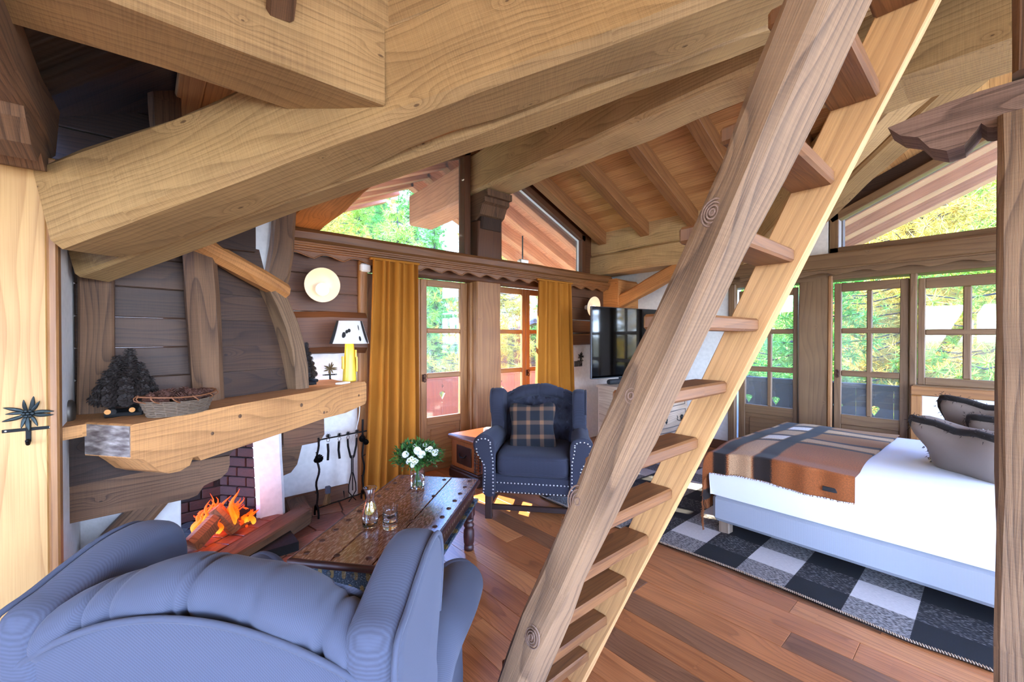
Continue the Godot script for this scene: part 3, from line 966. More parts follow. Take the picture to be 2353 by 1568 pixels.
func beams():
	# ridge beam of the gable wing with a second log and a carved corbel at the gable
	var o := thing("ridge_beam", "massive pale ridge beam resting on the carved corbel above the glazed doors", "beam", Vector3(RX, 2.72, -4.0), 0, "", "structure")
	var at := Transform3D(Basis(), -o.position)
	var b := MB.new()
	b.xf = at
	beam(b, Vector3(2.965, 3.24, -4.02), Vector3(2.965, 3.26, .7), .37, .46, .03, .008)
	obj("top_log", b, M["hewn_pale"], o)
	b = MB.new()
	b.xf = at
	var poly := PackedVector2Array([Vector2(-4.02, 2.99), Vector2(-4.02, 2.71), Vector2(-3.83, 2.71), Vector2(-3.74, 2.76), Vector2(-3.69, 2.86), Vector2(-3.65, 2.88), Vector2(-3.65, 2.93), Vector2(-3.60, 2.93), Vector2(-3.60, 3.0)])
	var rev := PackedVector2Array()
	for q in poly: rev.append(Vector2(-q.x, q.y))
	prism(b, rev, .35, Transform3D(Basis(Vector3.UP, PI / 2), Vector3(2.79, 0, 0)))
	obj("corbel", b, M["old"], o)
	b = MB.new()
	b.xf = at
	beam(b, Vector3(2.965, 2.63, -3.90), Vector3(2.965, 2.76, -3.88), .29, .3, .02, .002, Vector3.FORWARD)
	obj("corbel_foot", b, M["old_dark"], o)
	beam_thing("gable_post", Vector3(2.965, 2.26, -3.93), Vector3(2.965, 2.70, -3.90), .33, .26, M["panel_warm"], "square brown post under the carved corbel between the gable windows", .01, .002, Vector3.FORWARD)
	beam_thing("door_post", Vector3(2.955, 0.0, -3.90), Vector3(2.955, 2.04, -3.90), .345, .24, M["joinery"], "thick wooden post with knots between the two balcony doors", .012, .003, Vector3.FORWARD)
	beam_thing("ridge_beam", Vector3(2.965, 3.20, -4.08), Vector3(2.965, 3.16, -5.36), .36, .42, M["eaves"], "outer end of the ridge beam poking out under the eaves", .02, .003)
	# valley logs
	o = thing("valley_beam", "huge sawn double beam slanting across the room from the left post", "beam", Vector3(-.3, 0, -2.3), 0, "", "structure")
	at = Transform3D(Basis(), -o.position)
	b = MB.new()
	b.xf = at
	valley(b, 2.19, .27, 1, -1.80, 2.4, 2.315, .328, .32, .03, .010)
	obj("lower_log", b, M["hewn"], o)
	b = MB.new()
	b.xf = at
	valley(b, 2.19, .26, 1, -.80, 2.4, 2.625, .328, .26, .02, .006)
	obj("upper_log", b, M["hewn"], o)
	b = MB.new()
	b.xf = at
	valley(b, 2.495, .15, 1, -2.05, 2.4, 2.312, .322, .34, .015, .005)
	obj("rear_log", b, M["hewn"], o)
	b = MB.new()
	b.xf = at
	valley(b, 2.382, .02, 1, -1.8, 2.4, 2.345, .326, .1, .002, .002)
	obj("groove_strip", b, M["hewn_warm"], o)  # orange-lit groove between the logs, its light put into the colour
	o = thing("valley_beam", "huge sawn double beam slanting down behind the ladder to the right corner", "beam", Vector3(5.2, 0, -1.9), 0, "", "structure")
	at = Transform3D(Basis(), -o.position)
	b = MB.new()
	b.xf = at
	valley(b, 3.46, .226, -1, -5.3, -1.6, 3.94, .325, .40, .03, .006)
	obj("front_log", b, M["hewn_pale"], o)
	b = MB.new()
	b.xf = at
	valley(b, 3.787, .233, -1, -4.95, -1.6, 3.94, .325, .40, .02, .006)
	obj("rear_log", b, M["hewn"], o)
	# purlins
	o = thing("eaves_purlin", "pale two-log purlin carrying the rafters at the right", "beam", Vector3(5.12, 2.3, -2.8), 0, "", "structure")
	at = Transform3D(Basis(), -o.position)
	b = MB.new()
	b.xf = at
	beam(b, Vector3(5.12, 2.45, -4.02), Vector3(5.12, 2.45, -1.88), .34, .29, .03, .006)
	obj("lower_log", b, M["hewn_pale"], o)
	b = MB.new()
	b.xf = at
	beam(b, Vector3(5.14, 2.76, -4.02), Vector3(5.14, 2.76, -1.5), .34, .33, .02, .006)
	obj("upper_log", b, M["hewn_pale"], o)
	beam_thing("eaves_purlin", Vector3(.955, 2.52, -4.0), Vector3(.955, 2.62, -1.55), .30, .52, M["hewn_warm"], "orange-brown purlin beside the left gable window", .03, .008)
	beam_thing("corner_brace", Vector3(5.02, 1.80, -3.72), Vector3(5.06, 2.36, -2.35), .12, .17, M["hewn_warm"], "slanting brace under the right purlin above the television")
	beam_thing("cross_beam", Vector3(-1.4, 2.315, -1.50), Vector3(.62, 2.315, -1.50), .26, .25, M["hewn"], "square beam end overhead at upper left, lower log", .006, .004)
	beam_thing("cross_beam", Vector3(-1.4, 2.575, -1.50), Vector3(.74, 2.575, -1.50), .26, .26, M["hewn"], "log stacked on the square overhead beam at upper left", .006, .004)
	beam_thing("rafter_strut", Vector3(.23, 2.50, -.86), Vector3(.305, 2.35, -1.375), .07, .06, M["old"], "short dark strut butting against the overhead beam at upper left", .012, .003)
	beam_thing("plate_beam", Vector3(-.33, 2.19, -1.05), Vector3(-.33, 2.19, -2.42), .17, .22, M["old"], "dark beam resting on the top of the knotty pine wall", .02, .006)
	b = MB.new()
	prism(b, PackedVector2Array([Vector2(2.36, 2.09), Vector2(2.36, 2.02), Vector2(2.22, 1.99), Vector2(2.14, 2.03), Vector2(2.08, 1.98), Vector2(1.98, 2.0), Vector2(1.9, 2.05), Vector2(1.86, 2.09)]), .12, Transform3D(Basis(Vector3.UP, PI / 2), Vector3(-.38, 0, 0)))
	solo("corbel_bracket", b, M["old"], "small carved bracket under the dark beam at the far left", "bracket", "", "structure")
	beam_thing("nook_post", Vector3(.13, 1.95, -2.70), Vector3(.06, 2.9, -2.70), .12, .17, M["old"], "old split post in the dark recess above the slanting beam", .02, .008, Vector3.FORWARD)
	beam_thing("leaning_post", Vector3(.66, 1.70, -3.28), Vector3(.735, 2.40, -3.28), .14, .15, M["old"], "curved leaning post above the right end of the fireplace hood", .02, .01, Vector3.FORWARD, Vector3(.02, 0, 0))
	# bolster with a scroll end under the far end of the ridge beam
	b = MB.new()
	poly = PackedVector2Array([Vector2(-.5, 2.68), Vector2(.32, 2.67), Vector2(.42, 2.655), Vector2(.50, 2.66), Vector2(.57, 2.70), Vector2(.61, 2.76), Vector2(.66, 2.80), Vector2(.74, 2.81), Vector2(.74, 2.86), Vector2(.80, 2.86), Vector2(.80, 3.05), Vector2(-.5, 3.05)])
	prism(b, poly, .36, Transform3D(Basis(Vector3.UP, PI / 2), Vector3(2.79, 0, 0)))
	solo("scroll_bolster", b, M["hewn"], "timber bolster with carved scroll end under the ridge beam behind the ladder", "beam", "", "structure")
	# the old post at the right with its carved bolster
	beam_thing("old_post", Vector3(1.83, 0, .09), Vector3(1.83, 2.0, .09), .17, .18, M["weathered"], "tall weathered grey-brown post at the right edge in front of the bed", .012, .004, Vector3.FORWARD)
	b = MB.new()
	poly = PackedVector2Array([Vector2(.23, 2.06), Vector2(.20, 2.025), Vector2(.16, 2.005), Vector2(.135, 1.965), Vector2(.10, 1.945), Vector2(.065, 1.95), Vector2(.04, 1.985), Vector2(.033, 2.0), Vector2(.022, 1.985), Vector2(.01, 1.98), Vector2(-.22, 1.98), Vector2(-.25, 2.09), Vector2(.04, 2.09), Vector2(.1, 2.085)])
	prism(b, poly, .13, Transform3D(Basis(Vector3.UP, PI / 2), Vector3(1.77, 0, 0)))
	solo("carved_bolster", b, M["grey_old"], "dark wormholed carved bracket on top of the old right post", "bracket", "", "structure")
	beam_thing("upper_post", Vector3(1.80, 2.10, .10), Vector3(1.80, 2.9, .10), .14, .16, M["old"], "upper timber above the carved bracket at the right edge", .012, .004, Vector3.FORWARD)

func leaf(parent: Node, at: Transform3D, w: float, h: float, cols: Array, rows: Array, m: String, panel_top := 0.0, th := .045):
	# a glazed leaf: cols and rows list the clear openings of the panes in local x and y
	var put := func(called: String, x0: float, x1: float, y0: float, y1: float, z0: float, z1: float, mm: String, ch := .005):
		var b := MB.new()
		box(b, Vector3(x1 - x0, y1 - y0, z1 - z0), Transform3D.IDENTITY, ch)
		return obj(called, b, M[mm], parent, at * Transform3D(Basis(), Vector3((x0 + x1) * .5, (y0 + y1) * .5, (z0 + z1) * .5)))
	put.call("stile", 0.0, cols[0][0], 0.0, h, -th, 0.0, m)
	put.call("stile", cols[-1][1], w, 0.0, h, -th, 0.0, m)
	put.call("rail", cols[0][0], cols[-1][1], rows[0][1], h, -th, -.001, m)
	var low: float = rows[-1][0]
	if panel_top > 0:
		put.call("rail", cols[0][0], cols[-1][1], panel_top, low, -th, -.001, m)
		put.call("rail", cols[0][0], cols[-1][1], 0.0, .14, -th, -.001, m)
		put.call("door_panel", cols[0][0], cols[-1][1], .14, panel_top, -th + .008, -.016, m)
		put.call("door_panel", cols[0][0] + .045, cols[-1][1] - .045, .185, panel_top - .045, -th, -.006, m, .012)
	else:
		put.call("rail", cols[0][0], cols[-1][1], 0.0, low, -th, -.001, m)
	for i in rows.size() - 1:
		put.call("muntin", cols[0][0], cols[-1][1], rows[i + 1][1], rows[i][0], -th + .004, -.002, m, .008)
	for i in cols.size() - 1:
		put.call("muntin", cols[i][1], cols[i + 1][0], low, rows[0][1], -th + .004, -.0025, m, .008)
	for c in cols:
		for r in rows:
			put.call("pane", c[0] - .004, c[1] + .004, r[0] - .004, r[1] + .004, -th * .5 - .003, -th * .5 + .003, "pane", 0.0)

func knob_twist(parent: Node, at: Vector3, nrm: Vector3):     # wrought espagnolette handle
	var b := MB.new()
	var s := Vector3.UP.cross(nrm)
	box(b, Vector3(.03, .075, .006), Transform3D(Basis(s, Vector3.UP, nrm), at), .002)
	tube(b, [at + nrm * .004, at + nrm * .03], .008, 8)
	for k in [-1, 1]:
		var pts := []
		for i in 13:
			var a: float = -PI * .5 + TAU * i / 12.0
			pts.append(at + nrm * .03 + Vector3.UP * (k * .021 + sin(a) * .019) + s * cos(a) * .014 * k)
		tube(b, pts, .0055, 6)
	obj("handle", b, M["rust"], parent)

func hinge(parent: Node, at: Vector3):
	var b := MB.new()
	tube(b, [at - Vector3(0, .022, 0), at + Vector3(0, .022, 0)], .007, 8)
	obj("hinge", b, M["bezel"], parent)

func frame_poly(parent: Node, pts: Array, w: float, d: float, m: String, called := "frame"):     # bars along a closed outline
	for i in pts.size():
		var p: Vector3 = pts[i]
		var q: Vector3 = pts[(i + 1) % pts.size()]
		var b := MB.new()
		var nrm: Vector3 = (pts[1] - pts[0]).cross(pts[2] - pts[1]).normalized()
		var f := frame(p, q - p, nrm)
		var l := p.distance_to(q) + w
		box(b, Vector3(l, d, w), f * Transform3D(Basis(), Vector3(p.distance_to(q) * .5, 0, 0)), .006, 0)
		obj(called, b, M[m], parent)

func windows():
	var rows := [[1.475, 1.92], [1.0, 1.425], [.53, .945]]
	var fr := Basis()
	var d := thing("door_1", "glazed wooden balcony door left of the thick post, half behind the left curtain", "", Vector3(1.55, 0.02, -3.93), 0, "", "structure")
	leaf(d, Transform3D(fr, Vector3(.62, 0, 0)), .585, 1.99, [[.072, .492]], rows, "joinery", .45)
	leaf(d, Transform3D(fr, Vector3(.02, 0, 0)), .595, 1.99, [[.09, .515]], rows, "joinery", .45)
	knob_twist(d, Vector3(.648, .955, .002), Vector3(0, 0, 1))
	for y in [.95, 1.62, 1.86]: hinge(d, Vector3(1.212, y, .004))
	for x in [-.03, 1.205]: part_box("door_frame", Vector3(x, 0, -.05), Vector3(x + .048, 2.0, .05 + .02), "joinery", d, .012, 1)
	part_box("threshold", Vector3(-.03, -.02, -.06), Vector3(1.25, .04, .05), "sill", d)
	d = thing("door_2", "glazed double balcony door right of the thick post, half behind the right curtain", "", Vector3(3.13, 0.02, -3.93), 0, "", "structure")
	leaf(d, Transform3D(fr, Vector3(.015, 0, 0)), .512, 1.99, [[.062, .455]], rows, "joinery", .45)
	leaf(d, Transform3D(fr, Vector3(.529, 0, 0)), .52, 1.99, [[.07, .46]], rows, "joinery", .45)
	knob_twist(d, Vector3(.548, .93, .002), Vector3(0, 0, 1))
	for y in [.95, 1.62, 1.86]: hinge(d, Vector3(.008, y, .004))
	for x in [-.03, 1.06]: part_box("door_frame", Vector3(x, 0, -.05), Vector3(x + .04, 2.0, .05 + .02), "joinery", d, .012, 1)
	part_box("threshold", Vector3(-.03, -.02, -.06), Vector3(1.1, .04, .05), "sill", d)
	# right wall
	var rb := Basis(Vector3(0, 0, 1), Vector3(0, 1, 0), Vector3(-1, 0, 0))
	var rr := [[1.475, 1.857], [1.035, 1.42], [.575, .975]]
	d = thing("door_3", "brown glazed door of small panes left of the split post, beside the corner", "", Vector3(5.5, 0.02, -2.08), 0, "", "structure")
	leaf(d, Transform3D(rb, Vector3.ZERO), .62, 1.94, [[.075, .315], [.36, .575]], rr, "joinery_grey", .47)
	d = thing("door_4", "brown glazed door of six small panes beside the right window", "", Vector3(5.5, 0.02, -1.13), 0, "", "structure")
	leaf(d, Transform3D(rb, Vector3.ZERO), .58, 1.945, [[.06, .265], [.308, .515]], rr, "joinery_grey", .47)
	knob_twist(d, Vector3(-.002, 1.0, .033), Vector3(-1, 0, 0))
	for y in [1.5, 1.78]: hinge(d, Vector3(-.004, y, .588))
	part_box("door_frame", Vector3(-.03, 0, .584), Vector3(.05, 2.0, .635), "joinery_grey", d, .008, 1)
	beam_thing("split_post", Vector3(5.5, 0, -1.305), Vector3(5.5, 2.03, -1.305), .10, .27, M["joinery_grey"], "wide brown post with a long crack between the two right-hand doors", .01, .003, Vector3.FORWARD)
	d = thing("window_1", "brown window of small panes above the white panel at right", "", Vector3(5.5, .955, -.49), 0, "", "structure")
	leaf(d, Transform3D(rb, Vector3.ZERO), 1.62, 1.0, [[.05, .29], [.345, .585], [.66, .9], [.955, 1.195], [1.27, 1.55]], [[.52, .902], [.07, .465]], "joinery_grey")
	part_box("window_sill", Vector3(-.06, -.022, -.03), Vector3(.1, 0, 1.7), "joinery_grey", d, .006, 2)
	# gable glazing
	var g := thing("window_2", "sloping gable window left of the carved corbel", "", Vector3.ZERO, 0, "", "structure")
	frame_poly(g, [Vector3(1.12, 2.29, -3.95), Vector3(2.735, 2.29, -3.95), Vector3(2.735, 3.47, -3.95), Vector3(1.12, 2.79, -3.95)], .085, .12, "panel_warm")
	var b := MB.new()
	prism(b, PackedVector2Array([Vector2(1.15, 2.3), Vector2(2.71, 2.3), Vector2(2.71, 3.45), Vector2(1.15, 2.79)]), .006, Transform3D(Basis(), Vector3(0, 0, -3.985)))
	obj("pane", b, M["pane"], g)
	g = thing("window_3", "sloping gable window right of the carved corbel", "", Vector3.ZERO, 0, "", "structure")
	frame_poly(g, [Vector3(3.19, 2.29, -3.95), Vector3(4.76, 2.29, -3.95), Vector3(4.76, 2.82, -3.95), Vector3(3.19, 3.48, -3.95)], .085, .12, "panel_warm")
	b = MB.new()
	prism(b, PackedVector2Array([Vector2(3.2, 2.3), Vector2(4.75, 2.3), Vector2(4.75, 2.81), Vector2(3.2, 3.46)]), .006, Transform3D(Basis(), Vector3(0, 0, -3.985)))
	obj("pane", b, M["pane"], g)
	frame_poly(g, [Vector3(3.215, 2.325, -3.965), Vector3(4.712, 2.325, -3.965), Vector3(4.712, 2.785, -3.965), Vector3(3.215, 3.415, -3.965)], .012, .03, "white", "glazing_bead")
	g = thing("window_4", "sloping gable window high in the right wall", "", Vector3.ZERO, 0, "", "structure")
	frame_poly(g, [Vector3(5.53, 2.3, 1.2), Vector3(5.53, 2.3, -1.13), Vector3(5.53, 2.655, -1.13), Vector3(5.53, 3.52, .75), Vector3(5.53, 3.33, 1.2)], .08, .12, "joinery_grey")
	b = MB.new()
	prism(b, PackedVector2Array([Vector2(1.13, 2.3), Vector2(1.13, 2.655), Vector2(-.75, 3.52), Vector2(-1.2, 3.33), Vector2(-1.2, 2.3)]), .006, Transform3D(Basis(Vector3.UP, PI / 2), Vector3(5.55, 0, 0)))
	obj("pane", b, M["pane"], g)
	# the sill beams with their scalloped pelmets
	g = thing("pelmet", "long sill beam with a scalloped pelmet above the balcony doors and curtains", "pelmet", Vector3(2.94, 2.1, -3.7), 0, "", "structure")
	var at := Transform3D(Basis(), -g.position)
	b = MB.new()
	b.xf = at
	beam(b, Vector3(.80, 2.21, -3.80), Vector3(5.03, 2.21, -3.80), .40, .115, .03, .003)
	obj("sill_beam", b, M["sill"], g)
	b = MB.new()
	b.xf = at
	for k in 4:
		bx(b, Vector3(.80, 2.088 + k * .017, -3.66), Vector3(5.035, 2.105 + k * .017, -3.592 + k * .009 - (k % 2) * .006), .005, 0)
	obj("molding", b, M["sill"], g)
	b = MB.new()
	b.xf = at
	prism(b, scallop(.80, 5.0, 2.10, 2.036, .034, .238), .022, Transform3D(Basis(), Vector3(0, 0, -3.638)))
	obj("scalloped_board", b, M["sill"], g)
	b = MB.new()
	b.xf = at
	var pts := []
	var sc := scallop(.80, 5.0, 2.10, 2.036, .034, .238)
	for i in range(2, sc.size()): pts.append(Vector3(sc[i].x, sc[i].y, -3.614))
	tube(b, pts, .006, 6)
	obj("bead", b, M["sill"], g)
	g = thing("pelmet", "scalloped wooden pelmet under the sill beam on the right wall", "pelmet", Vector3(5.37, 2.05, -.5), 0, "", "structure")
	at = Transform3D(Basis(), -g.position)
	b = MB.new()
	b.xf = at
	beam(b, Vector3(5.40, 2.185, -2.1), Vector3(5.40, 2.185, 1.3), .20, .15, .012, .003)
	obj("sill_beam", b, M["joinery_grey"], g)
	b = MB.new()
	b.xf = at
	prism(b, scallop(-1.3, 2.0, 2.105, 2.035, .03, .34), .022, Transform3D(Basis(Vector3.UP, PI / 2), Vector3(5.33, 0, 0)))
	obj("scalloped_board", b, M["joinery_grey"], g)
	b = MB.new()
	b.xf = at
	bx(b, Vector3(5.305, 2.095, -2.0), Vector3(5.40, 2.112, 1.3), .006, 2)
	obj("molding", b, M["joinery_grey"], g)

func strip_poly(x0: float, x1: float, top: float, prof: Array) -> PackedVector2Array:
	var p := PackedVector2Array([Vector2(x0, top), Vector2(x1, top)])
	for q in prof: p.append(Vector2(q[0], q[1]))
	return p

func fireplace():
	var o := thing("fireplace", "corner fireplace of dark boards with a heavy oak mantel and white plaster jambs", "fireplace", Vector3(.35, 0, -3.2))
	var at := Transform3D(Basis(), -o.position)
	var P := func(called: String, lo: Vector3, hi: Vector3, m: String, ch := .005, ax := -1):
		var bb := MB.new()
		bx(bb, lo - o.position, hi - o.position, ch, ax)
		return obj(called, bb, M[m], o)
	var mb := Vector3(.799, 0, -.602)
	var nb := Vector3(.602, 0, .799)
	var mf := at * Transform3D(Basis(mb, Vector3.UP, nb), Vector3(-.04, 1.05, -2.27) - nb * .24)
	# mantel with its rounded, cut-away end
	var b := MB.new()
	prism(b, PackedVector2Array([Vector2(0, -.004), Vector2(.01, 0), Vector2(.5, .003), Vector2(1.1, -.002), Vector2(1.70, 0), Vector2(1.728, -.02), Vector2(1.728, -.15), Vector2(1.71, -.18), Vector2(1.45, -.206), Vector2(1.2, -.20), Vector2(.9, -.212), Vector2(.5, -.222), Vector2(.30, -.228), Vector2(.285, -.205), Vector2(.26, -.205), Vector2(.245, -.235), Vector2(.20, -.247), Vector2(.15, -.242), Vector2(.11, -.22), Vector2(.07, -.175), Vector2(.045, -.15), Vector2(.0, -.135)]), .24, mf)
	obj("mantel_beam", b, M["mantel"], o)
	b = MB.new()
	prism(b, PackedVector2Array([Vector2(.004, -.13), Vector2(.004, -.006), Vector2(.236, -.006), Vector2(.236, -.13)]), .004, mf * Transform3D(Basis(Vector3.UP, -PI / 2), Vector3(.0005, 0, 0)))
	obj("sawn_end", b, M["endgrain"], o)
	b = MB.new()
	for q in [[.52, -.06, .011], [.98, -.075, .013], [1.2, -.16, .01], [.36, -.115, .009], [1.62, -.1, .01]]:
		var knot := mf * Transform3D(Basis(Vector3.RIGHT, PI / 2), Vector3(q[0], q[1], .2405))
		b.xf = knot
		lathe(b, [[q[2], -.002], [q[2] * .9, .0012], [q[2] * .4, .0016], [.0, .0016]], 12)
	obj("knot", b, M["old"], o).set_meta("kind", "stuff")
	# shelf behind the mantel up to the hood
	b = MB.new()
	prism(b, PackedVector2Array([Vector2(-.245, 2.40), Vector2(-.19, 2.44), Vector2(1.2, 3.48), Vector2(1.20, 3.70), Vector2(.95, 3.70), Vector2(.84, 3.30), Vector2(.29, 3.0), Vector2(-.245, 2.86)]), .05, at * Transform3D(Basis(Vector3.RIGHT, -PI / 2), Vector3(0, .995, 0)), 1.0)
	obj("mantel_shelf", b, M["mantel"], o)
	# hood: left panel along x, right panel turned, a post at each seam
	var A := Vector3(-.24, 1.045, -2.815)
	var B := Vector3(.285, 1.045, -2.925)
	var C := Vector3(.80, 1.045, -3.215)
	for i in 6:
		var y0 := i * .152
		var fl := at * Transform3D(frame(A, B - A).basis, A)
		b = MB.new()
		box(b, Vector3(A.distance_to(B), .1505, .03), fl * Transform3D(Basis(), Vector3(A.distance_to(B) * .5, y0 + .076, -.015 + rng.randf() * .003)), .004, 0)
		obj("hood_board", b, M["hood" if i % 2 else "hood_b"], o)
		var fr := at * Transform3D(frame(B, C - B).basis, B)
		var l := B.distance_to(C)
		var s0 := l * (1.0 - .40 * pow(y0 / .75, .9))
		var s1 := l * (1.0 - .40 * pow((y0 + .152) / .75, .9))
		b = MB.new()
		prism(b, PackedVector2Array([Vector2(-.02, y0), Vector2(s0, y0), Vector2(s1, y0 + .1505), Vector2(-.02, y0 + .1505)]), .03, fr * Transform3D(Basis(), Vector3(0, 0, -.03 + rng.randf() * .003)))
		obj("hood_board", b, M["hood_b" if i % 2 else "hood"], o)
	b = MB.new()
	b.xf = at
	beam(b, Vector3(-.172, 1.045, -2.79), Vector3(-.165, 1.735, -2.79), .125, .07, .008, .003, Vector3.FORWARD)
	obj("hood_post", b, M["old"], o)
	b = MB.new()
	b.xf = at
	beam(b, Vector3(.275, 1.045, -2.88), Vector3(.225, 1.92, -2.86), .155, .10, .035, .004, Vector3(-.3, 0, -1))
	obj("hood_post", b, M["old"], o)
	b = MB.new()
	b.xf = at
	beam(b, Vector3(.80, 1.04, -3.18), Vector3(.60, 1.76, -3.06), .11, .14, .02, .005, Vector3(-.5, 0, -1), Vector3(.045, .01, 0))
	obj("hood_post", b, M["weathered"], o)
	b = MB.new()
	b.xf = at
	beam(b, Vector3(.13, 1.945, -2.80), Vector3(.70, 1.70, -3.06), .10, .105, .03, .006)
	obj("hood_brace", b, M["hewn_warm"], o)
	P.call("plaster_cheek", Vector3(.1, 1.6, -3.72), Vector3(.66, 2.4, -3.25), "plaster", 0.0)
	# old carved lintel under the mantel, on the left
	b = MB.new()
	prism(b, strip_poly(-.245, .39, 1.0, [[.40, .87], [.395, .845], [.36, .82], [.335, .79], [-.245, .755]]), .28, at * Transform3D(Basis(), Vector3(0, 0, -2.90)))
	obj("lintel", b, M["old_dark"], o)
	b = MB.new()
	prism(b, strip_poly(-.245, .335, .782, [[.335, .735], [.325, .70], [.295, .672], [.25, .66], [.225, .65], [.20, .61], [.165, .60], [-.245, .595]]), .27, at * Transform3D(Basis(), Vector3(0, 0, -2.895)))
	obj("lintel", b, M["old"], o)
	b = MB.new()
	b.xf = at
	beam(b, Vector3(-.245, .64, -2.63), Vector3(-.245 + .14, .64, -2.63), .05, .5, .01, .004)
	b = MB.new()
	b.xf = at
	beam(b, Vector3(-.2, .30, -2.86), Vector3(.06, .60, -2.86), .10, .12, .02, .005)
	obj("strut", b, M["old"], o)
	P.call("jamb", Vector3(-.245, 0, -3.2), Vector3(.15, .64, -2.95), "plaster", .006)
	b = MB.new()
	b.xf = at
	beam(b, Vector3(.69, .10, -3.56), Vector3(.655, .96, -3.54), .175, .25, .02, .004, Vector3.FORWARD)
	obj("jamb", b, M["plaster"], o)
	# right corbel and its bracket
	b = MB.new()
	prism(b, PackedVector2Array([Vector2(.775, .80), Vector2(1.06, .86), Vector2(1.065, .64), Vector2(1.03, .585), Vector2(.80, .575), Vector2(.775, .60)]), .24, at * Transform3D(Basis(), Vector3(0, 0, -3.70)))
	obj("corbel", b, M["old"], o)
	b = MB.new()
	prism(b, PackedVector2Array([Vector2(.80, .58), Vector2(.95, .58), Vector2(.905, .40), Vector2(.86, .345), Vector2(.80, .33), Vector2(.775, .36)]), .10, at * Transform3D(Basis(), Vector3(0, 0, -3.71)))
	obj("bracket", b, M["old"], o)
	# firebox
	P.call("firebox_back", Vector3(-.2, 0, -3.76), Vector3(.62, 1.0, -3.70), "soot", 0.0)
	P.call("firebox_top", Vector3(-.2, .93, -3.76), Vector3(.78, .99, -2.9), "soot", 0.0)
	P.call("hearth_base", Vector3(-.2, 0, -3.72), Vector3(.76, .06, -3.0), "soot", 0.0)
	var w0 := Vector3(.605, .115, -3.47)
	var w1 := Vector3(.42, .115, -3.70)
	var wf := frame(w0, w1 - w0)
	for r in 11:
		var k := -.5 * (r % 2)
		while k < 2.0:
			var x0 := maxf(k * .15, 0.0)
			var x1 := minf((k + 1) * .15, .296)
			if x1 - x0 > .02:
				b = MB.new()
				box(b, Vector3(x1 - x0 - .008, .062, .04), at * wf * Transform3D(Basis(), Vector3((x0 + x1) * .5, r * .071 + .035, rng.randf() * .004)), .004)
				obj("brick", b, M["brick" if rng.randf() < .6 else "brick_b"], o)
			k += 1.0
	for r in 11:
		for k in 4:
			var x0 := -.13 + k * .145 - .07 * (r % 2)
			b = MB.new()
			bx(b, Vector3(x0, .115 + r * .071, -3.72) - o.position, Vector3(x0 + .138, .115 + r * .071 + .063, -3.688 + rng.randf() * .004) - o.position, .004)
			obj("brick", b, M["soot" if rng.randf() < .6 else "brick_b"], o)
	# hearth: tiles and mitred oak kerb
	var h0 := Vector3(.05, 0, -2.68)
	var h1 := Vector3(.94, 0, -3.345)
	var h2 := Vector3(.985, 0, -3.715)
	var dd := (h1 - h0).normalized()
	var nn := Vector3(dd.z, 0, -dd.x)
	b = MB.new()
	b.xf = at
	beam(b, h0 - dd * .2 + nn * .07 + Vector3(0, .058, 0), h1 + nn * .075 - dd * .01 + Vector3(0, .058, 0), .15, .116, .012, .004)
	obj("hearth_beam", b, M["old"], o)
	b = MB.new()
	b.xf = at
	var e := (h2 - h1).normalized()
	var en := Vector3(e.z, 0, -e.x)
	beam(b, h1 + en * .075 + e * .03 + Vector3(0, .058, 0), h2 + en * .075 + Vector3(0, .058, 0), .15, .117, .012, .004)
	obj("hearth_beam", b, M["old"], o)
	for i in 9:
		for j in 7:
			var p := h0 + dd * (i * .115 + .02 - .05 * (j % 2)) + nn * (.205 + j * .112)
			if p.z < -3.66 or p.x > .62 and p.z < -3.42 or p.x < -.2 or p.x > .86: continue
			if p.x < .17 and p.z < -2.93: continue
			b = MB.new()
			box(b, Vector3(.108, .03, .106), at * Transform3D(frame(p, dd).basis, p + Vector3(0, .098 + rng.randf() * .003, 0)), .004)
			obj("hearth_tile", b, M[["old", "tile_b", "soot", "brick"][rng.randi() % 4] if j > 1 else "tile_b"], o)
	# fire
	for q in [[Vector3(.20, .15, -3.18), Vector3(.34, .235, -3.29), .085, .3, "log_split", "split log leaning at the front left of the fire"], [Vector3(.335, .30, -3.30), Vector3(.45, .135, -3.27), .075, 1.2, "log_split", "split log standing steeply in the middle of the fire"], [Vector3(.45, .15, -3.36), Vector3(.56, .165, -3.41), .07, .2, "log_split", "short pale log at the right of the fire"], [Vector3(.28, .16, -3.45), Vector3(.5, .19, -3.47), .07, .6, "char", "charred log at the back of the fire"], [Vector3(.38, .225, -3.40), Vector3(.54, .19, -3.36), .045, 2.0, "char", "small charred log lying across the top of the fire"]]:
		b = MB.new()
		var f := frame(q[0], q[1] - q[0]) * Transform3D(Basis(Vector3.RIGHT, q[3]), Vector3.ZERO)
		var s: float = q[2]
		prism(b, PackedVector2Array([Vector2(-s * .6, -s * .45), Vector2(s * .1, -s * .55), Vector2(s * .62, -s * .3), Vector2(s * .35, s * .4), Vector2(0, s * .55), Vector2(-s * .4, s * .3)]), q[0].distance_to(q[1]), f * Transform3D(Basis(Vector3.UP, PI / 2), Vector3.ZERO))
		solo("log", b, M[q[4]], q[5], "log", "logs burning in the fireplace")
	var fire := thing("fire", "bright orange flames and embers burning in the corner fireplace", "fire", Vector3(.38, .13, -3.36))
	var fl := []
	for k in 34:
		var u := rng.randf()
		var hmax: float = [.17, .27, .22, .29, .20, .13][int(u * 5.99)]
		fl.append([lerpf(-.16, .17, u), rng.randf_range(-.07, .09), hmax * rng.randf_range(.45, 1.0), rng.randf_range(.012, .03), rng.randf_range(-.02, .05)])
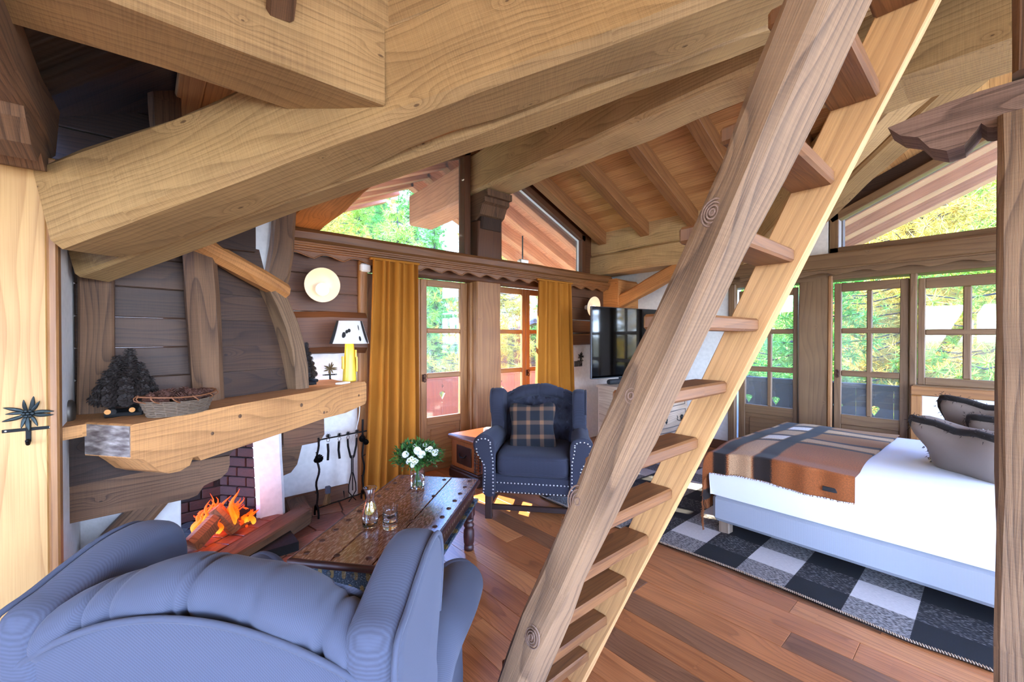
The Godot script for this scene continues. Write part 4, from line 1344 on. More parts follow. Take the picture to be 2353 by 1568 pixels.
	for q in fl:
		b = MB.new()
		var pts := []
		var rad := []
		var ph := rng.randf() * TAU
		for i in 13:
			var t := i / 12.0
			pts.append(Vector3(q[0] + q[4] * t * t + .028 * sin(t * 7.5 + ph) * t, t * q[2] + .01, q[1] + .012 * sin(t * 5.0 + ph * 2.0) * t))
			rad.append(q[3] * pow(sin(PI * pow(t * .97 + .03, .62)), .9) + .0008)
		tube(b, pts, rad, 12, false, 1.0, .55, 1.0)
		obj("flame", b, M["flame"], fire)
	b = MB.new()
	for i in 40:
		ell(b, Vector3(rng.randf_range(-.14, .16), rng.randf_range(.0, .05), rng.randf_range(-.08, .1)), Vector3.ONE * rng.randf_range(.008, .018), 6, 4)
	obj("ember", b, M["ember"], fire).set_meta("kind", "stuff")
	var l := OmniLight3D.new()
	l.name = "fire_light"
	l.light_color = Color(1.0, .50, .16)
	l.light_energy = .12
	l.light_size = .1
	l.omni_range = 8.0
	l.omni_attenuation = 2.0
	l.shadow_enabled = true
	l.position = Vector3(0, .30, .1)
	fire.add_child(l)

func cone_mesh(r: float, h: float, n := 46) -> ArrayMesh:      # an open pine cone, axis up
	var b := MB.new()
	ell(b, Vector3(0, h * .5, 0), Vector3(r * .42, h * .5, r * .42), 8, 6)
	for i in n:
		var t := (i + .5) / n
		var a := i * 2.39996
		var y := h * (.04 + .9 * t)
		var rr := r * sqrt(maxf(.04, sin(PI * (.14 + .80 * t))))
		var out := Vector3(cos(a), 0, sin(a))
		var side := Vector3(-sin(a), 0, cos(a))
		var lift := Vector3.UP * h * (.02 + .12 * t)
		var w := r * .34 * (1.0 - .45 * t)
		var base := out * rr * .3 + Vector3.UP * (y - h * .03)
		var tip := out * rr + Vector3.UP * y + lift * .6
		var th := Vector3.UP * h * .045
		var q := [base - side * w * .35, tip - side * w - out * r * .06, tip + out * r * .10, tip + side * w - out * r * .06, base + side * w * .35]
		var z := Vector2.ZERO
		b.quad(q[0] + th, q[1] + th, q[2] + th, q[4] + th, z, z, z, z)
		b.tri(q[4] + th, q[2] + th, q[3] + th, z, z, z)
		b.quad(q[4], q[2], q[1], q[0], z, z, z, z)
		b.tri(q[4], q[3], q[2], z, z, z)
		for k in 4: b.quad(q[k], q[k + 1], q[k + 1] + th, q[k] + th, z, z, z, z)
	return build(b)

func edelweiss(label: String, at: Transform3D, size: float, mm: String):
	var o := thing("edelweiss_hook", label, "coat hook", at.origin, 0, "edelweiss coat hooks")
	o.transform = at
	var s := size
	var b := MB.new()
	for i in 11:
		var a := TAU * (i + .3) / 11.0 + .12 * sin(i * 2.1)
		var l := s * (.52 if i % 2 == 0 else .43)
		var hk := .06 if i % 3 else -.06
		var outl := smooth([Vector2(.1, -.035) * l, Vector2(.4, -.10) * l, Vector2(.72, -.085 + hk) * l, Vector2(1.0, hk * 2.2) * l, Vector2(.72, .085 + hk) * l, Vector2(.4, .10) * l, Vector2(.1, .035) * l], 3)
		puff(b, outl, s * .028, Transform3D(Basis(Vector3(0, 0, 1), a) * Basis(Vector3.UP, -.16), Vector3(0, 0, s * (.035 + .02 * (i % 2)))), .6, 6)
	obj("petals", b, M[mm], o)
	b = MB.new()
	for i in 7:
		var a := TAU * i / 6.0
		var c := Vector3(cos(a), sin(a), 0) * s * .085 if i < 6 else Vector3.ZERO
		ell(b, c + Vector3(0, 0, s * .085), Vector3(s * .052, s * .052, s * .035), 8, 5)
	obj("flower_heart", b, M[mm], o)
	b = MB.new()
	bx(b, Vector3(-s * .5, -s * .50, 0), Vector3(s * .5, -s * .41, s * .03), s * .01)
	obj("bar", b, M["iron"], o)
	b = MB.new()
	for k in [-1, 1]: ell(b, Vector3(k * s * .43, -s * .455, s * .03), Vector3(s * .028, s * .028, s * .012), 8, 4)
	obj("screw", b, M["steel"], o)
	b = MB.new()
	bx(b, Vector3(-s * .055, -s * .82, s * .02), Vector3(s * .055, -s * .2, s * .045), s * .01)
	var pts := []
	for k in 9:
		var a := PI * k / 8.0
		pts.append(Vector3(0, -s * .80 - sin(a) * s * .07, s * .035 + (1 - cos(a)) * s * .07))
	tube(b, pts, s * .045, 8)
	ell(b, pts[8] + Vector3(0, s * .03, 0), Vector3.ONE * s * .055, 8, 6)
	obj("hook", b, M["iron"], o)

func mantel_things():
	# lamp
	var o := thing("table_lamp", "lamp with a yellow glass foot and black-and-white cowhide shade on the mantel", "lamp", Vector3(1.235, 1.05, -3.385))
	var b := MB.new()
	lathe(b, [[.0, .0], [.055, .0], [.056, .01], [.05, .1], [.042, .2], [.034, .32], [.0, .325]], 6)
	obj("base", b, M["lampglass"], o)
	for q in [[-.053, .10, .10], [.045, .19, .06], [.053, .075, .12]]:
		b = MB.new()
		bx(b, Vector3(q[0] - .008, q[1], -.012), Vector3(q[0] + .006, q[1] + q[2], .02), .004)
		obj("relief", b, M["lampglass"], o)
	b = MB.new()
	var rows := []
	for i in 9:
		var t := i / 8.0
		var line := PackedVector3Array()
		for j in 49:
			var a := -TAU * j / 48
			var r := lerpf(.148, .095, t) + .0012 * sin(j * 5.0)
			var ca := cos(a)
			var sa := sin(a)
			line.append(Vector3(signf(ca) * pow(absf(ca), .7) * r, .30 + t * .18, signf(sa) * pow(absf(sa), .7) * r * .62))
		rows.append(line)
	var inner := []
	for i in 9:
		var line := PackedVector3Array()
		for p in rows[8 - i]: line.append(Vector3(p.x * .97, p.y, p.z * .97))
		inner.append(line)
	grid(b, rows, 2.0, -1.0, true, false, Vector2(.0, 1.0))
	grid(b, inner, 1.0, 1.0, true, false)
	obj("shade", b, M["cow"], o, Transform3D(Basis(Vector3.UP, -.62), Vector3.ZERO))
	b = MB.new()
	ell(b, Vector3(0, .385, 0), Vector3(.03, .04, .03), 12, 8)
	obj("bulb", b, M["bulb"], o)
	var l := OmniLight3D.new()
	l.name = "lamp_light"
	l.position = Vector3(0, .385, 0)
	l.light_color = Color(1, .80, .50)
	l.light_energy = .10
	l.light_size = .03
	l.omni_range = 8.0
	l.omni_attenuation = 2.0
	l.shadow_enabled = true
	o.add_child(l)
	b = MB.new()
	box(b, Vector3(.115, .012, .05), Transform3D(Basis(Vector3.UP, .62), Vector3(1.13, 1.056, -3.235)), .004)
	solo("remote_control", b, M["white"], "small white remote lying beside the lamp on the mantel", "remote")
	b = MB.new()
	var pts := []
	for i in 12:
		var t := i / 11.0
		pts.append(Vector3(1.36 + .02 * sin(t * 4.0), .92 - t * .42 , -3.52 - .1 * t))
	tube(b, pts, .0035, 6)
	solo("power_cord", b, M["white"], "thin white cord hanging from the mantel beside the fire tools", "cord")
	# pine cone trees
	var cm := cone_mesh(.034, .062, 40)
	for q in [["large tree shaped from pine cones on a stack of twigs left of the basket", Vector3(-.06, 1.045, -2.62), .105, .215, 1.0], ["slim tree shaped from pine cones behind the right hood post", Vector3(.915, 1.045, -3.42), .06, .24, .8]]:
		var t := thing("pine_cone_tree", q[0], "ornament", q[1], 0.0, "pine cone trees on the mantel")
		var n := 0
		var lev := 7
		for i in lev:
			var f := i / float(lev - 1)
			var r: float = q[2] * (1.0 - f * .88)
			var cnt := maxi(1, int(round((1 - f) * 11)) + 1)
			for j in cnt:
				var a := TAU * (j + .5 * (i % 2)) / cnt
				var out := Vector3(cos(a), 0, sin(a))
				var bs := frame(Vector3.ZERO, out.cross(Vector3.UP), (out * (1.0 - f * .8) + Vector3.UP * (.35 + f)).normalized()).basis
				obj("pine_cone", cm, M["cone_dark"], t, Transform3D(bs.scaled(Vector3.ONE * q[4] * (.86 - f * .15)), out * r * .72 + Vector3(0, .07 + f * q[3] * .88, 0)))
				n += 1
		for k in [[-.07, .012, .05, .10, .3], [-.05, .012, -.05, .1, .1], [-.05, .035, .0, .1, 1.5], [.02, .035, .0, .09, 1.3], [-.04, .055, .01, .08, .2]]:
			b = MB.new()
			tube(b, [Vector3(0, 0, 0), Vector3(k[3] * 1.3 * cos(k[4]), 0, k[3] * 1.3 * sin(k[4]))], .012, 8)
			obj("twig", b, M["twig"], t, Transform3D(Basis(), Vector3(k[0], k[1], k[2])))
		b = MB.new()
		for k in [[-.058, .036, .132], [.02, .036, .122]]:
			tube(b, [Vector3(k[0], k[1], k[2]), Vector3(k[0], k[1], k[2] + .002)], .011, 10)
		if q[4] > .9: obj("cut_end", b, M["cutwood"], t)
	# wicker basket full of cones
	var bk := thing("basket", "oval grey wicker basket heaped with pine cones on the mantel", "basket", Vector3(.12, 1.05, -2.47), .62)
	var E := func(a: float, t: float) -> Vector3:
		var k := lerpf(.78, 1.0, t)
		return Vector3(cos(a) * .158 * k, .005 + t * .075 + .012 * cos(a) * cos(a) * t, sin(a) * .10 * k)
	for r in 9:
		b = MB.new()
		pts = []
		for i in 73:
			var a := TAU * i / 72
			var p: Vector3 = E.call(a, r / 9.0 * .86)
			pts.append(p * Vector3(1 + .02 * sin(a * 18 + r * PI), 1, 1 + .03 * sin(a * 18 + r * PI)))
		tube(b, pts, .0042, 5, false)
		obj("strand", b, M["wicker"], bk)
	b = MB.new()
	for i in 18:
		var a := TAU * i / 18
		tube(b, [E.call(a, 0), E.call(a, .4), E.call(a, .82)], .0035, 5)
	obj("stakes", b, M["wicker"], bk)
	b = MB.new()
	pts = []
	for i in 49: pts.append(E.call(TAU * i / 48, 1.05) * Vector3(1.03, 1, 1.03))
	tube(b, pts, .0035, 6, false)
	for i in 12:
		var a := TAU * i / 12
		var p0: Vector3 = E.call(a - .1, .72)
		var p1: Vector3 = E.call(a + .05, .95) * Vector3(1.12, 1, 1.12)
		tube(b, [p0, (p0 + p1) * .5 * Vector3(1.06, 1, 1.06), p1, E.call(a + .12, 1.1)], .003, 5)
	obj("rim", b, M["cane"], bk)
	b = MB.new()
	ell(b, Vector3(0, .03, 0), Vector3(.125, .025, .078), 20, 6)
	obj("base", b, M["wicker"], bk)
	var c1 := cone_mesh(.026, .04, 34)
	var k := 0
	for ring in [[.118, .068, 12], [.06, .05, 7], [.0, .0, 2]]:
		for j in ring[2]:
			var a: float = TAU * (j + .3 * k) / ring[2]
			var p: Vector3 = Vector3(cos(a) * ring[0] + (.02 * (j * 2 - 1) if ring[0] == 0.0 else 0.0), .062 + .018 * (1.0 - ring[0] / .13), sin(a) * ring[1])
			var tilt := Basis(Vector3(rng.randf() - .5, 0, rng.randf() - .5).normalized(), rng.randf_range(-.9, .9))
			var c := obj("pine_cone", c1, M["cone"], self, Transform3D(tilt, bk.transform * p))
			tag(c, "reddish brown open pine cone heaped in the wicker basket", "pine cone", "pine cones in the basket")
			k += 1
	# hooks
	edelweiss("iron edelweiss coat hook on the knotty pine panel at left", Transform3D(Basis(), Vector3(-.315, 1.125, -2.297)), .125, "pewter")
	edelweiss("iron edelweiss coat hook on the plaster beside the yellow lamp", Transform3D(Basis(), Vector3(1.19, 1.135, ZB + .002)), .115, "brass_dull")
	edelweiss("iron edelweiss coat hook on the plaster between right curtain and television", Transform3D(Basis(), Vector3(4.47, 1.14, ZB + .002)), .13, "pewter")
	b = MB.new()
	for i in 2: bx(b, Vector3(4.345 + i * .085, 1.005, ZB), Vector3(4.42 + i * .085, 1.08, ZB + .012), .004)
	solo("light_switch", b, M["dark_switch"], "double dark metal switch plate right of the right curtain", "switch")
	b = MB.new()
	b.xf = Transform3D(Basis(Vector3.UP, PI / 2), Vector3(-.245, 1.075, -2.62))
	ell(b, Vector3.ZERO, Vector3(.055, .055, .022), 20, 8, .7)
	solo("wall_thermostat", b, M["dark_switch"], "small rounded dark wall switch on the white return beside the mantel", "switch")
	b = MB.new()
	bx(b, Vector3(5.41 + .03, .33, -2.42), Vector3(5.45, .41, -2.34), .004)
	solo("wall_socket", b, M["bezel"], "grey wall socket low on the white right wall", "socket")
	b = MB.new()
	bx(b, Vector3(1.425, 1.975, -3.69), Vector3(1.515, 2.045, -3.625), .012)
	solo("alarm_sensor", b, M["white"], "small white sensor box under the pelmet by the left curtain", "sensor")
	# sconces
	for q in [[Vector3(1.085, 1.82, -3.56), "white glass wall sconce on dark boards above the table lamp"], [Vector3(4.56, 1.81, -3.56), "white glass wall sconce on dark boards beside the television"]]:
		var sc := thing("wall_sconce", q[1], "wall lamp", q[0], 0, "glass dish sconces")
		var tilt := Transform3D(Basis(Vector3.RIGHT, PI / 2 + .12), Vector3.ZERO)
		b = MB.new()
		b.xf = tilt
		lathe(b, [[.0, -.062], [.05, -.06], [.10, -.035], [.137, .0], [.139, .004], [.135, .005], [.098, -.026], [.05, -.05], [.0, -.052]], 40)
		obj("dish", b, M["opal"], sc)
		b = MB.new()
		tube(b, [Vector3(0, 0, -.145), Vector3(0, -.01, -.05)], .03, 12)
		obj("bracket", b, M["white"], sc)
		b = MB.new()
		ell(b, Vector3(0.0, -.035, .0), Vector3(.052, .052, .045), 20, 12)
		obj("bulb", b, M["bulb"], sc)
		l = OmniLight3D.new()
		l.name = "sconce_light"
		l.position = Vector3(0, -.035, .13)
		l.light_color = Color(1, .80, .55)
		l.light_energy = .05
		l.light_size = .05
		l.omni_range = 8.0
		l.omni_attenuation = 2.0
		l.shadow_enabled = true
		sc.add_child(l)

func fire_tools():
	var o := thing("tool_rack", "black wrought iron fire tool rack with pine cone ornaments", "rack", Vector3(1.2, 0, -3.5))
	var at := -o.position
	var b := MB.new()
	var twisty := func(a: Vector3, c: Vector3, r: float, n := 14, amp := .006) -> void:
		var pts := []
		for i in n + 1:
			var t := float(i) / n
			pts.append(a.lerp(c, t) + Vector3(sin(t * 17.0 + a.x * 40.0), 0, cos(t * 13.0)) * amp * sin(t * PI))
		tube(b, pts, r, 7)
	for q in [[Vector3(1.005, 0, -3.46), Vector3(1.02, .62, -3.46)], [Vector3(1.41, 0, -3.55), Vector3(1.405, .70, -3.55)]]:
		twisty.call(q[0] + at + Vector3(0, .06, 0), q[1] + at, .008, 18, .01)
		for k in [-1, 1]:
			tube(b, [q[0] + at + Vector3(0, .10, 0), q[0] + at + Vector3(.0, .085, k * .03), q[0] + at + Vector3(0, .03, k * .05), q[0] + at + Vector3(0, .006, k * .045)], .008, 7)
		for k in 3:
			var p: Vector3 = q[0].lerp(q[1], .3 + k * .25) + at
			tube(b, [p, p + Vector3(.018 * (1 if k % 2 else -1), .012, .004)], .004, 5)
	twisty.call(Vector3(1.015, .60, -3.46) + at, Vector3(1.44, .595, -3.555) + at, .006, 14, .004)
	twisty.call(Vector3(1.005, .07, -3.46) + at, Vector3(1.41, .07, -3.55) + at, .005, 14, .004)
	obj("frame", b, M["iron"], o)
	var cm := cone_mesh(.03, .055, 44)
	var cs := cone_mesh(.018, .03, 30)
	for q in [[Vector3(1.025, .44, -3.45), 1.0], [Vector3(1.0, .44, -3.44), .6], [Vector3(1.40, .52, -3.54), .9], [Vector3(1.43, .49, -3.535), .75]]:
		obj("pine_cone", cm, M["iron"], o, Transform3D(Basis(Vector3(1, 0, .6).normalized(), .6).scaled(Vector3.ONE * q[1]), q[0] + at))
	var hang := func(p: Vector3, tool: Node3D, tp: Vector3):
		obj("pine_cone", cs, M["iron"], tool, Transform3D(Basis(), tp + Vector3(0, .004, .012)))
		var rb := MB.new()
		var pts := []
		for i in 11:
			var a := TAU * i / 10.0
			pts.append(tp + Vector3(sin(a) * .012, -.014 + cos(a) * .014, .008))
		tube(rb, pts, .002, 5)
		obj("ring", rb, M["rust"], tool)
	# brush
	var t := thing("hearth_brush", "hearth brush with straw bristles hanging on the iron rack", "brush", Vector3(1.09, .1, -3.462), 0, "fire tools")
	b = MB.new()
	twisty.call(Vector3(0, .12, 0), Vector3(0, .47, 0), .006, 14, .006)
	tube(b, [Vector3(0, .33, 0), Vector3(.004, .40, 0), Vector3(0, .46, 0)], .0095, 8)
	obj("handle", b, M["iron"], t)
	b = MB.new()
	box(b, Vector3(.04, .06, .03), Transform3D(Basis(), Vector3(0, .095, 0)), .006)
	obj("ferrule", b, M["grey_plastic"], t)
	b = MB.new()
	for i in 70:
		var a := rng.randf() * TAU
		var r := sqrt(rng.randf())
		tube(b, [Vector3(cos(a) * .015 * r, .075, sin(a) * .011 * r), Vector3(cos(a) * .036 * r - .012, -.02 + .015 * rng.randf(), sin(a) * .022 * r)], .0016, 4, false)
	obj("bristles", b, M["bristle"], t)
	hang.call(Vector3.ZERO, t, Vector3(0, .505, 0))
	# poker
	t = thing("poker", "thin wavy black poker hanging in the middle of the iron rack", "poker", Vector3(1.185, .12, -3.485), 0, "fire tools")
	b = MB.new()
	twisty.call(Vector3(.035, 0, 0), Vector3(0, .45, 0), .005, 16, .008)
	tube(b, [Vector3(.004, .30, 0), Vector3(-.004, .37, 0), Vector3(0, .44, 0)], .0095, 8)
	tube(b, [Vector3(.042, -.035, 0), Vector3(.035, .03, 0)], [.001, .006], 7)
	obj("shaft", b, M["iron"], t)
	hang.call(Vector3.ZERO, t, Vector3(0, .475, 0))
	# tongs
	t = thing("fire_tongs", "black fire tongs with two wooden-style grips on the iron rack", "tongs", Vector3(1.30, .06, -3.51), 0, "fire tools")
	b = MB.new()
	for k in [-1, 1]:
		tube(b, [Vector3(k * .037, .50, 0), Vector3(k * .034, .44, 0), Vector3(k * .014, .35, 0), Vector3(k * .006, .34, 0)], .0085, 8)
		tube(b, [Vector3(k * .006, .36, 0), Vector3(k * .006, .22, 0), Vector3(k * .028, .12, 0), Vector3(k * .03, .06, 0), Vector3(k * -.005, .01, 0), Vector3(k * -.03, -.02, 0)], .0045, 7)
	tube(b, [Vector3(0, .22, .006), Vector3(0, .07, .006)], .004, 6)
	obj("arms", b, M["iron"], t)
	hang.call(Vector3.ZERO, t, Vector3(-.037, .53, 0))
	hang.call(Vector3.ZERO, t, Vector3(.037, .535, 0))

# a padded solid from a flat outline: rounded edges, half thickness th, sharper faces for small p
func puff(b: MB, outline: PackedVector2Array, th: float, at: Transform3D, p := .35, rings := 10, us := 1.0, bulge := 0.0):
	var c := Vector2.ZERO
	for q in outline: c += q / outline.size()
	var keep := b.xf
	b.xf = keep * at
	var ar := 0.0
	for i in outline.size(): ar += outline[i].cross(outline[(i + 1) % outline.size()])
	if ar > 0: outline.reverse()
	var lo := outline[0]
	var hi := outline[0]
	for q in outline:
		lo = Vector2(minf(lo.x, q.x), minf(lo.y, q.y))
		hi = Vector2(maxf(hi.x, q.x), maxf(hi.y, q.y))
	var rows := []
	var uvs := []
	for i in rings + 1:
		var a := -PI / 2 + PI * i / rings
		var k := pow(maxf(cos(a), 0.0), p) if i > 0 and i < rings else 0.0
		var line := PackedVector3Array()
		for j in outline.size() + 1:
			var q := c + (outline[j % outline.size()] - c) * k
			line.append(Vector3(q.x, q.y, th * signf(sin(a)) * pow(absf(sin(a)), .8) * (1.0 + bulge * (1.0 - k))))
		rows.append(line)
	var start := b.v.size()
	var inv := b.xf.affine_inverse()
	grid(b, rows, 1, 1, true)
	for i in range(start, b.v.size()):
		var l := inv * b.v[i]
		b.t[i] = Vector2((l.x - lo.x) / (hi.x - lo.x), 1.0 - (l.y - lo.y) / (hi.y - lo.y)) * us
	b.xf = keep

func rounded(w: float, h: float, r: float, n := 5) -> PackedVector2Array:
	var out := PackedVector2Array()
	for k in 4:
		var c := Vector2((w * .5 - r) * (1 if k in [0, 3] else -1), (h * .5 - r) * (1 if k < 2 else -1))
		for i in n + 1:
			var a := PI / 2 * (k + float(i) / n)
			out.append(c + Vector2(cos(a), sin(a)) * r)
	return out

func smooth(pts: Array, n := 6) -> PackedVector2Array:      # closed Catmull-Rom through the points
	var out := PackedVector2Array()
	var m := pts.size()
	for i in m:
		for k in n:
			out.append(pts[i].cubic_interpolate(pts[(i + 1) % m], pts[(i + m - 1) % m], pts[(i + 2) % m], float(k) / n))
	return out

func wing_chair(label: String, at: Vector3, turn: float, fabric: String, wide := 1.0):
	var o := thing("wing_chair", label, "armchair", at, turn, "wing armchairs")
	o.scale.x = wide
	var fm: Material = M[fabric]
	var b := MB.new()
	for s in [-1, 1]:
		for q in [[.315, .30], [.29, -.27]]:
			b = MB.new()
			box(b, Vector3(.048, .21, .048), Transform3D(Basis(), Vector3(s * q[0], .105, q[1])), .004)
			obj("leg", b, M["chairleg"], o)
	b = MB.new()
	box(b, Vector3(.60, .04, .025), Transform3D(Basis(), Vector3(0, .09, .30)), .004)
	obj("stretcher", b, M["chairleg"], o)
	for s in [-1, 1]:
		b = MB.new()
		box(b, Vector3(.025, .035, .55), Transform3D(Basis(), Vector3(s * .30, .105, .015)), .004)
		obj("stretcher", b, M["chairleg"], o)
	b = MB.new()
	box(b, Vector3(.62, .15, .64), Transform3D(Basis(), Vector3(0, .275, .0)), .02)
	obj("seat_base", b, fm, o)
	b = MB.new()
	ell(b, Vector3(0, .425, .055), Vector3(.268, .088, .305), 48, 14, .28)
	obj("seat_cushion", b, fm, o)
	b = MB.new()
	for y in [.375, .478]:
		var pts := []
		for i in 49:
			var a := TAU * i / 48
			pts.append(Vector3(signf(cos(a)) * pow(absf(cos(a)), .26) * .262, y, .055 + signf(sin(a)) * pow(absf(sin(a)), .26) * .300))
		tube(b, pts, .005, 6, false)
	obj("piping", b, fm, o)
	# arms
	for s in [-1, 1]:
		b = MB.new()
		var rows := []
		for i in 15:
			var z := lerpf(-.28, .335, i / 14.0)
			var line := PackedVector3Array()
			var flare := .018 * smoothstep(.0, .3, z)
			for j in 33:
				var a := TAU * j / 32
				var r := .072 + flare * .4
				line.append(Vector3(s * (.330 + flare + cos(a) * r * .95), .575 - .02 * smoothstep(.1, -.3, z) + sin(a) * r, z + .02 * cos(a * 2.0) * 0.0))
			rows.append(line)
		grid(b, rows, .5, .8, true, false)
		var m := Vector3(s * .345, .575, .35)
		for j in 32:
			var p: Vector3 = rows[14][j]
			var q: Vector3 = rows[14][j + 1]
			b.tri(m, p, q, Vector2(.5, .5), Vector2(.6, .5), Vector2(.5, .6))
		box(b, Vector3(.085, .36, .60), Transform3D(Basis(), Vector3(s * .315, .39, .02)), .02)
		obj("arm", b, fm, o)
		b = MB.new()
		var outl := smooth([Vector2(.005, .20), Vector2(.085, .20), Vector2(.088, .36), Vector2(.10, .46), Vector2(.142, .53), Vector2(.15, .60), Vector2(.10, .655), Vector2(.03, .64), Vector2(.0, .58), Vector2(.0, .42)], 5)
		var mir := PackedVector2Array()
		for q in outl: mir.append(Vector2(s * (q.x + .262), q.y))
		puff(b, mir, .018, Transform3D(Basis(), Vector3(0, 0, .335)), .12, 8)
		obj("arm_front", b, fm, o)
	# nail heads, two rows round the fronts and along the rail
	b = MB.new()
	var nail := func(x: float, y: float, z: float): ell(b, Vector3(x, y, z), Vector3(.0062, .0062, .004), 8, 4)
	for s in [-1, 1]:
		for k in 15:
			var t := k / 14.0
			var cx := .275 + .02 * smoothstep(.6, 1.0, t)
			nail.call(s * cx, .215 + t * .37, .354)
			nail.call(s * (.345 + .012 * sin(t * PI) * -1.0 + .05 * smoothstep(.55, .95, t)), .215 + t * .33, .354)
		for k in 6:
			var a := PI * (k + .5) / 6.0
			nail.call(s * (.345 - cos(a) * .052), .59 + sin(a) * .036, .354)
	for k in 21:
		for y in [.215, .285]: nail.call(lerpf(-.25, .25, k / 20.0), y, .322)
	var nm := obj("nail_heads", b, M["steel"], o)
	nm.set_meta("kind", "stuff")
	# tufted back
	var top := func(x: float) -> float: return .945 - .055 * pow(absf(x) / .29, 2.0)
	var buttons := []
	for r in 5:
		for c in 6:
			var bx_ := -.275 + c * .11 + (r % 2) * .055
			if absf(bx_) < .24: buttons.append(Vector2(bx_, .52 + r * .085))
	var zof := func(x: float, y: float) -> float:
		var d := 9.0
		for q in buttons: d = minf(d, q.distance_to(Vector2(x, y)))
		var z := -.175 - (y - .45) * .17 + .045 * (1.0 - exp(-d * d / .0016)) - .045
		var u1 := fposmod((x / .11 + (y - .52) / .17) + .5, 1.0) - .5
		var u2 := fposmod((x / .11 - (y - .52) / .17) + .5, 1.0) - .5
		if y > .5 and y < .9: z -= .010 * (exp(-u1 * u1 * 160.0) + exp(-u2 * u2 * 160.0))
		if y >= .86: z -= .012 * exp(-pow(fposmod(x / .11 + .0, 1.0) - .5, 2.0) * 120.0) * smoothstep(.86, .93, y)
		return z
	b = MB.new()
	var rows := []
	for i in 53:
		var line := PackedVector3Array()
		for j in 57:
			var x := lerpf(-.29, .29, j / 56.0)
			var y: float = lerpf(.42, top.call(x), i / 52.0)
			line.append(Vector3(x, y, zof.call(x, y)))
		rows.append(line)
	grid(b, rows, .6, .6)
	obj("tufted_back", b, fm, o)
	b = MB.new()
	for q in buttons: ell(b, Vector3(q.x, q.y, zof.call(q.x, q.y) + .004), Vector3(.011, .011, .006), 10, 5)
	obj("buttons", b, fm, o).set_meta("kind", "stuff")
	# top roll with stitched pleats
	b = MB.new()
	rows = []
	var pleats := [-.24, -.215, -.12, .0, .025, .15, .20]
	for i in 61:
		var x := lerpf(-.315, .315, i / 60.0)
		var pl := 0.0
		for k in pleats: pl += exp(-pow((x - k) / .005, 2.0))
		var r := .060 - .009 * minf(pl, 1.0) + .004 * sin(x * 30.0)
		if i < 3 or i > 57: r *= [.5, .78, .92][mini(i, 60 - i)]
		var yy: float = .942 - .10 * pow(absf(x) / .30, 2.0)
		var line := PackedVector3Array()
		for j in 25:
			var a := TAU * j / 24
			line.append(Vector3(x, yy - .012 + sin(a) * r * .92, -.305 + cos(a) * r * 1.25 - .012 * sin(a)))
		rows.append(line)
	grid(b, rows, .5, 1.2, true, false)
	obj("top_roll", b, fm, o)
	# outer back with its welt
	b = MB.new()
	rows = []
	for i in 25:
		var line := PackedVector3Array()
		for j in 33:
			var x := lerpf(.345, -.345, j / 32.0)
			var y: float = lerpf(.2, .925 - .10 * pow(x / .30, 2.0), i / 24.0)
			line.append(Vector3(x, y, -.325 - .045 * smoothstep(.3, .95, y) - .02 * (1.0 - pow(x / .345, 2.0))))
		rows.append(line)
	grid(b, rows, .7, .8)
	obj("back_panel", b, fm, o)
	b = MB.new()
	var pts := [Vector3(-.348, .2, -.325)]
	for j in 33: pts.append(rows[24][32 - j] + Vector3(0, .0, -.004))
	pts.append(Vector3(.348, .2, -.325))
	tube(b, pts, .0062, 7)
	obj("welt", b, fm, o)
	# wings
	for s in [-1, 1]:
		b = MB.new()
		var outl := smooth([Vector2(-.33, .42), Vector2(-.365, .70), Vector2(-.375, .875), Vector2(-.30, .915), Vector2(-.17, .955), Vector2(-.075, .945), Vector2(-.045, .87), Vector2(-.075, .76), Vector2(-.11, .67), Vector2(-.10, .60), Vector2(-.14, .48)], 5)
		puff(b, outl, .056, Transform3D(Basis(Vector3(0, 0, 1), Vector3.UP, Vector3(-1, 0, 0)), Vector3(s * .325, 0, 0)), .12, 12, .5)
		obj("wing", b, fm, o)
		b = MB.new()
		pts = []
		for i in range(8, 36):
			pts.append(Vector3(s * .374, outl[i].y - .008, outl[i].x - .004))
		tube(b, pts, .006, 6)
		obj("welt", b, fm, o)

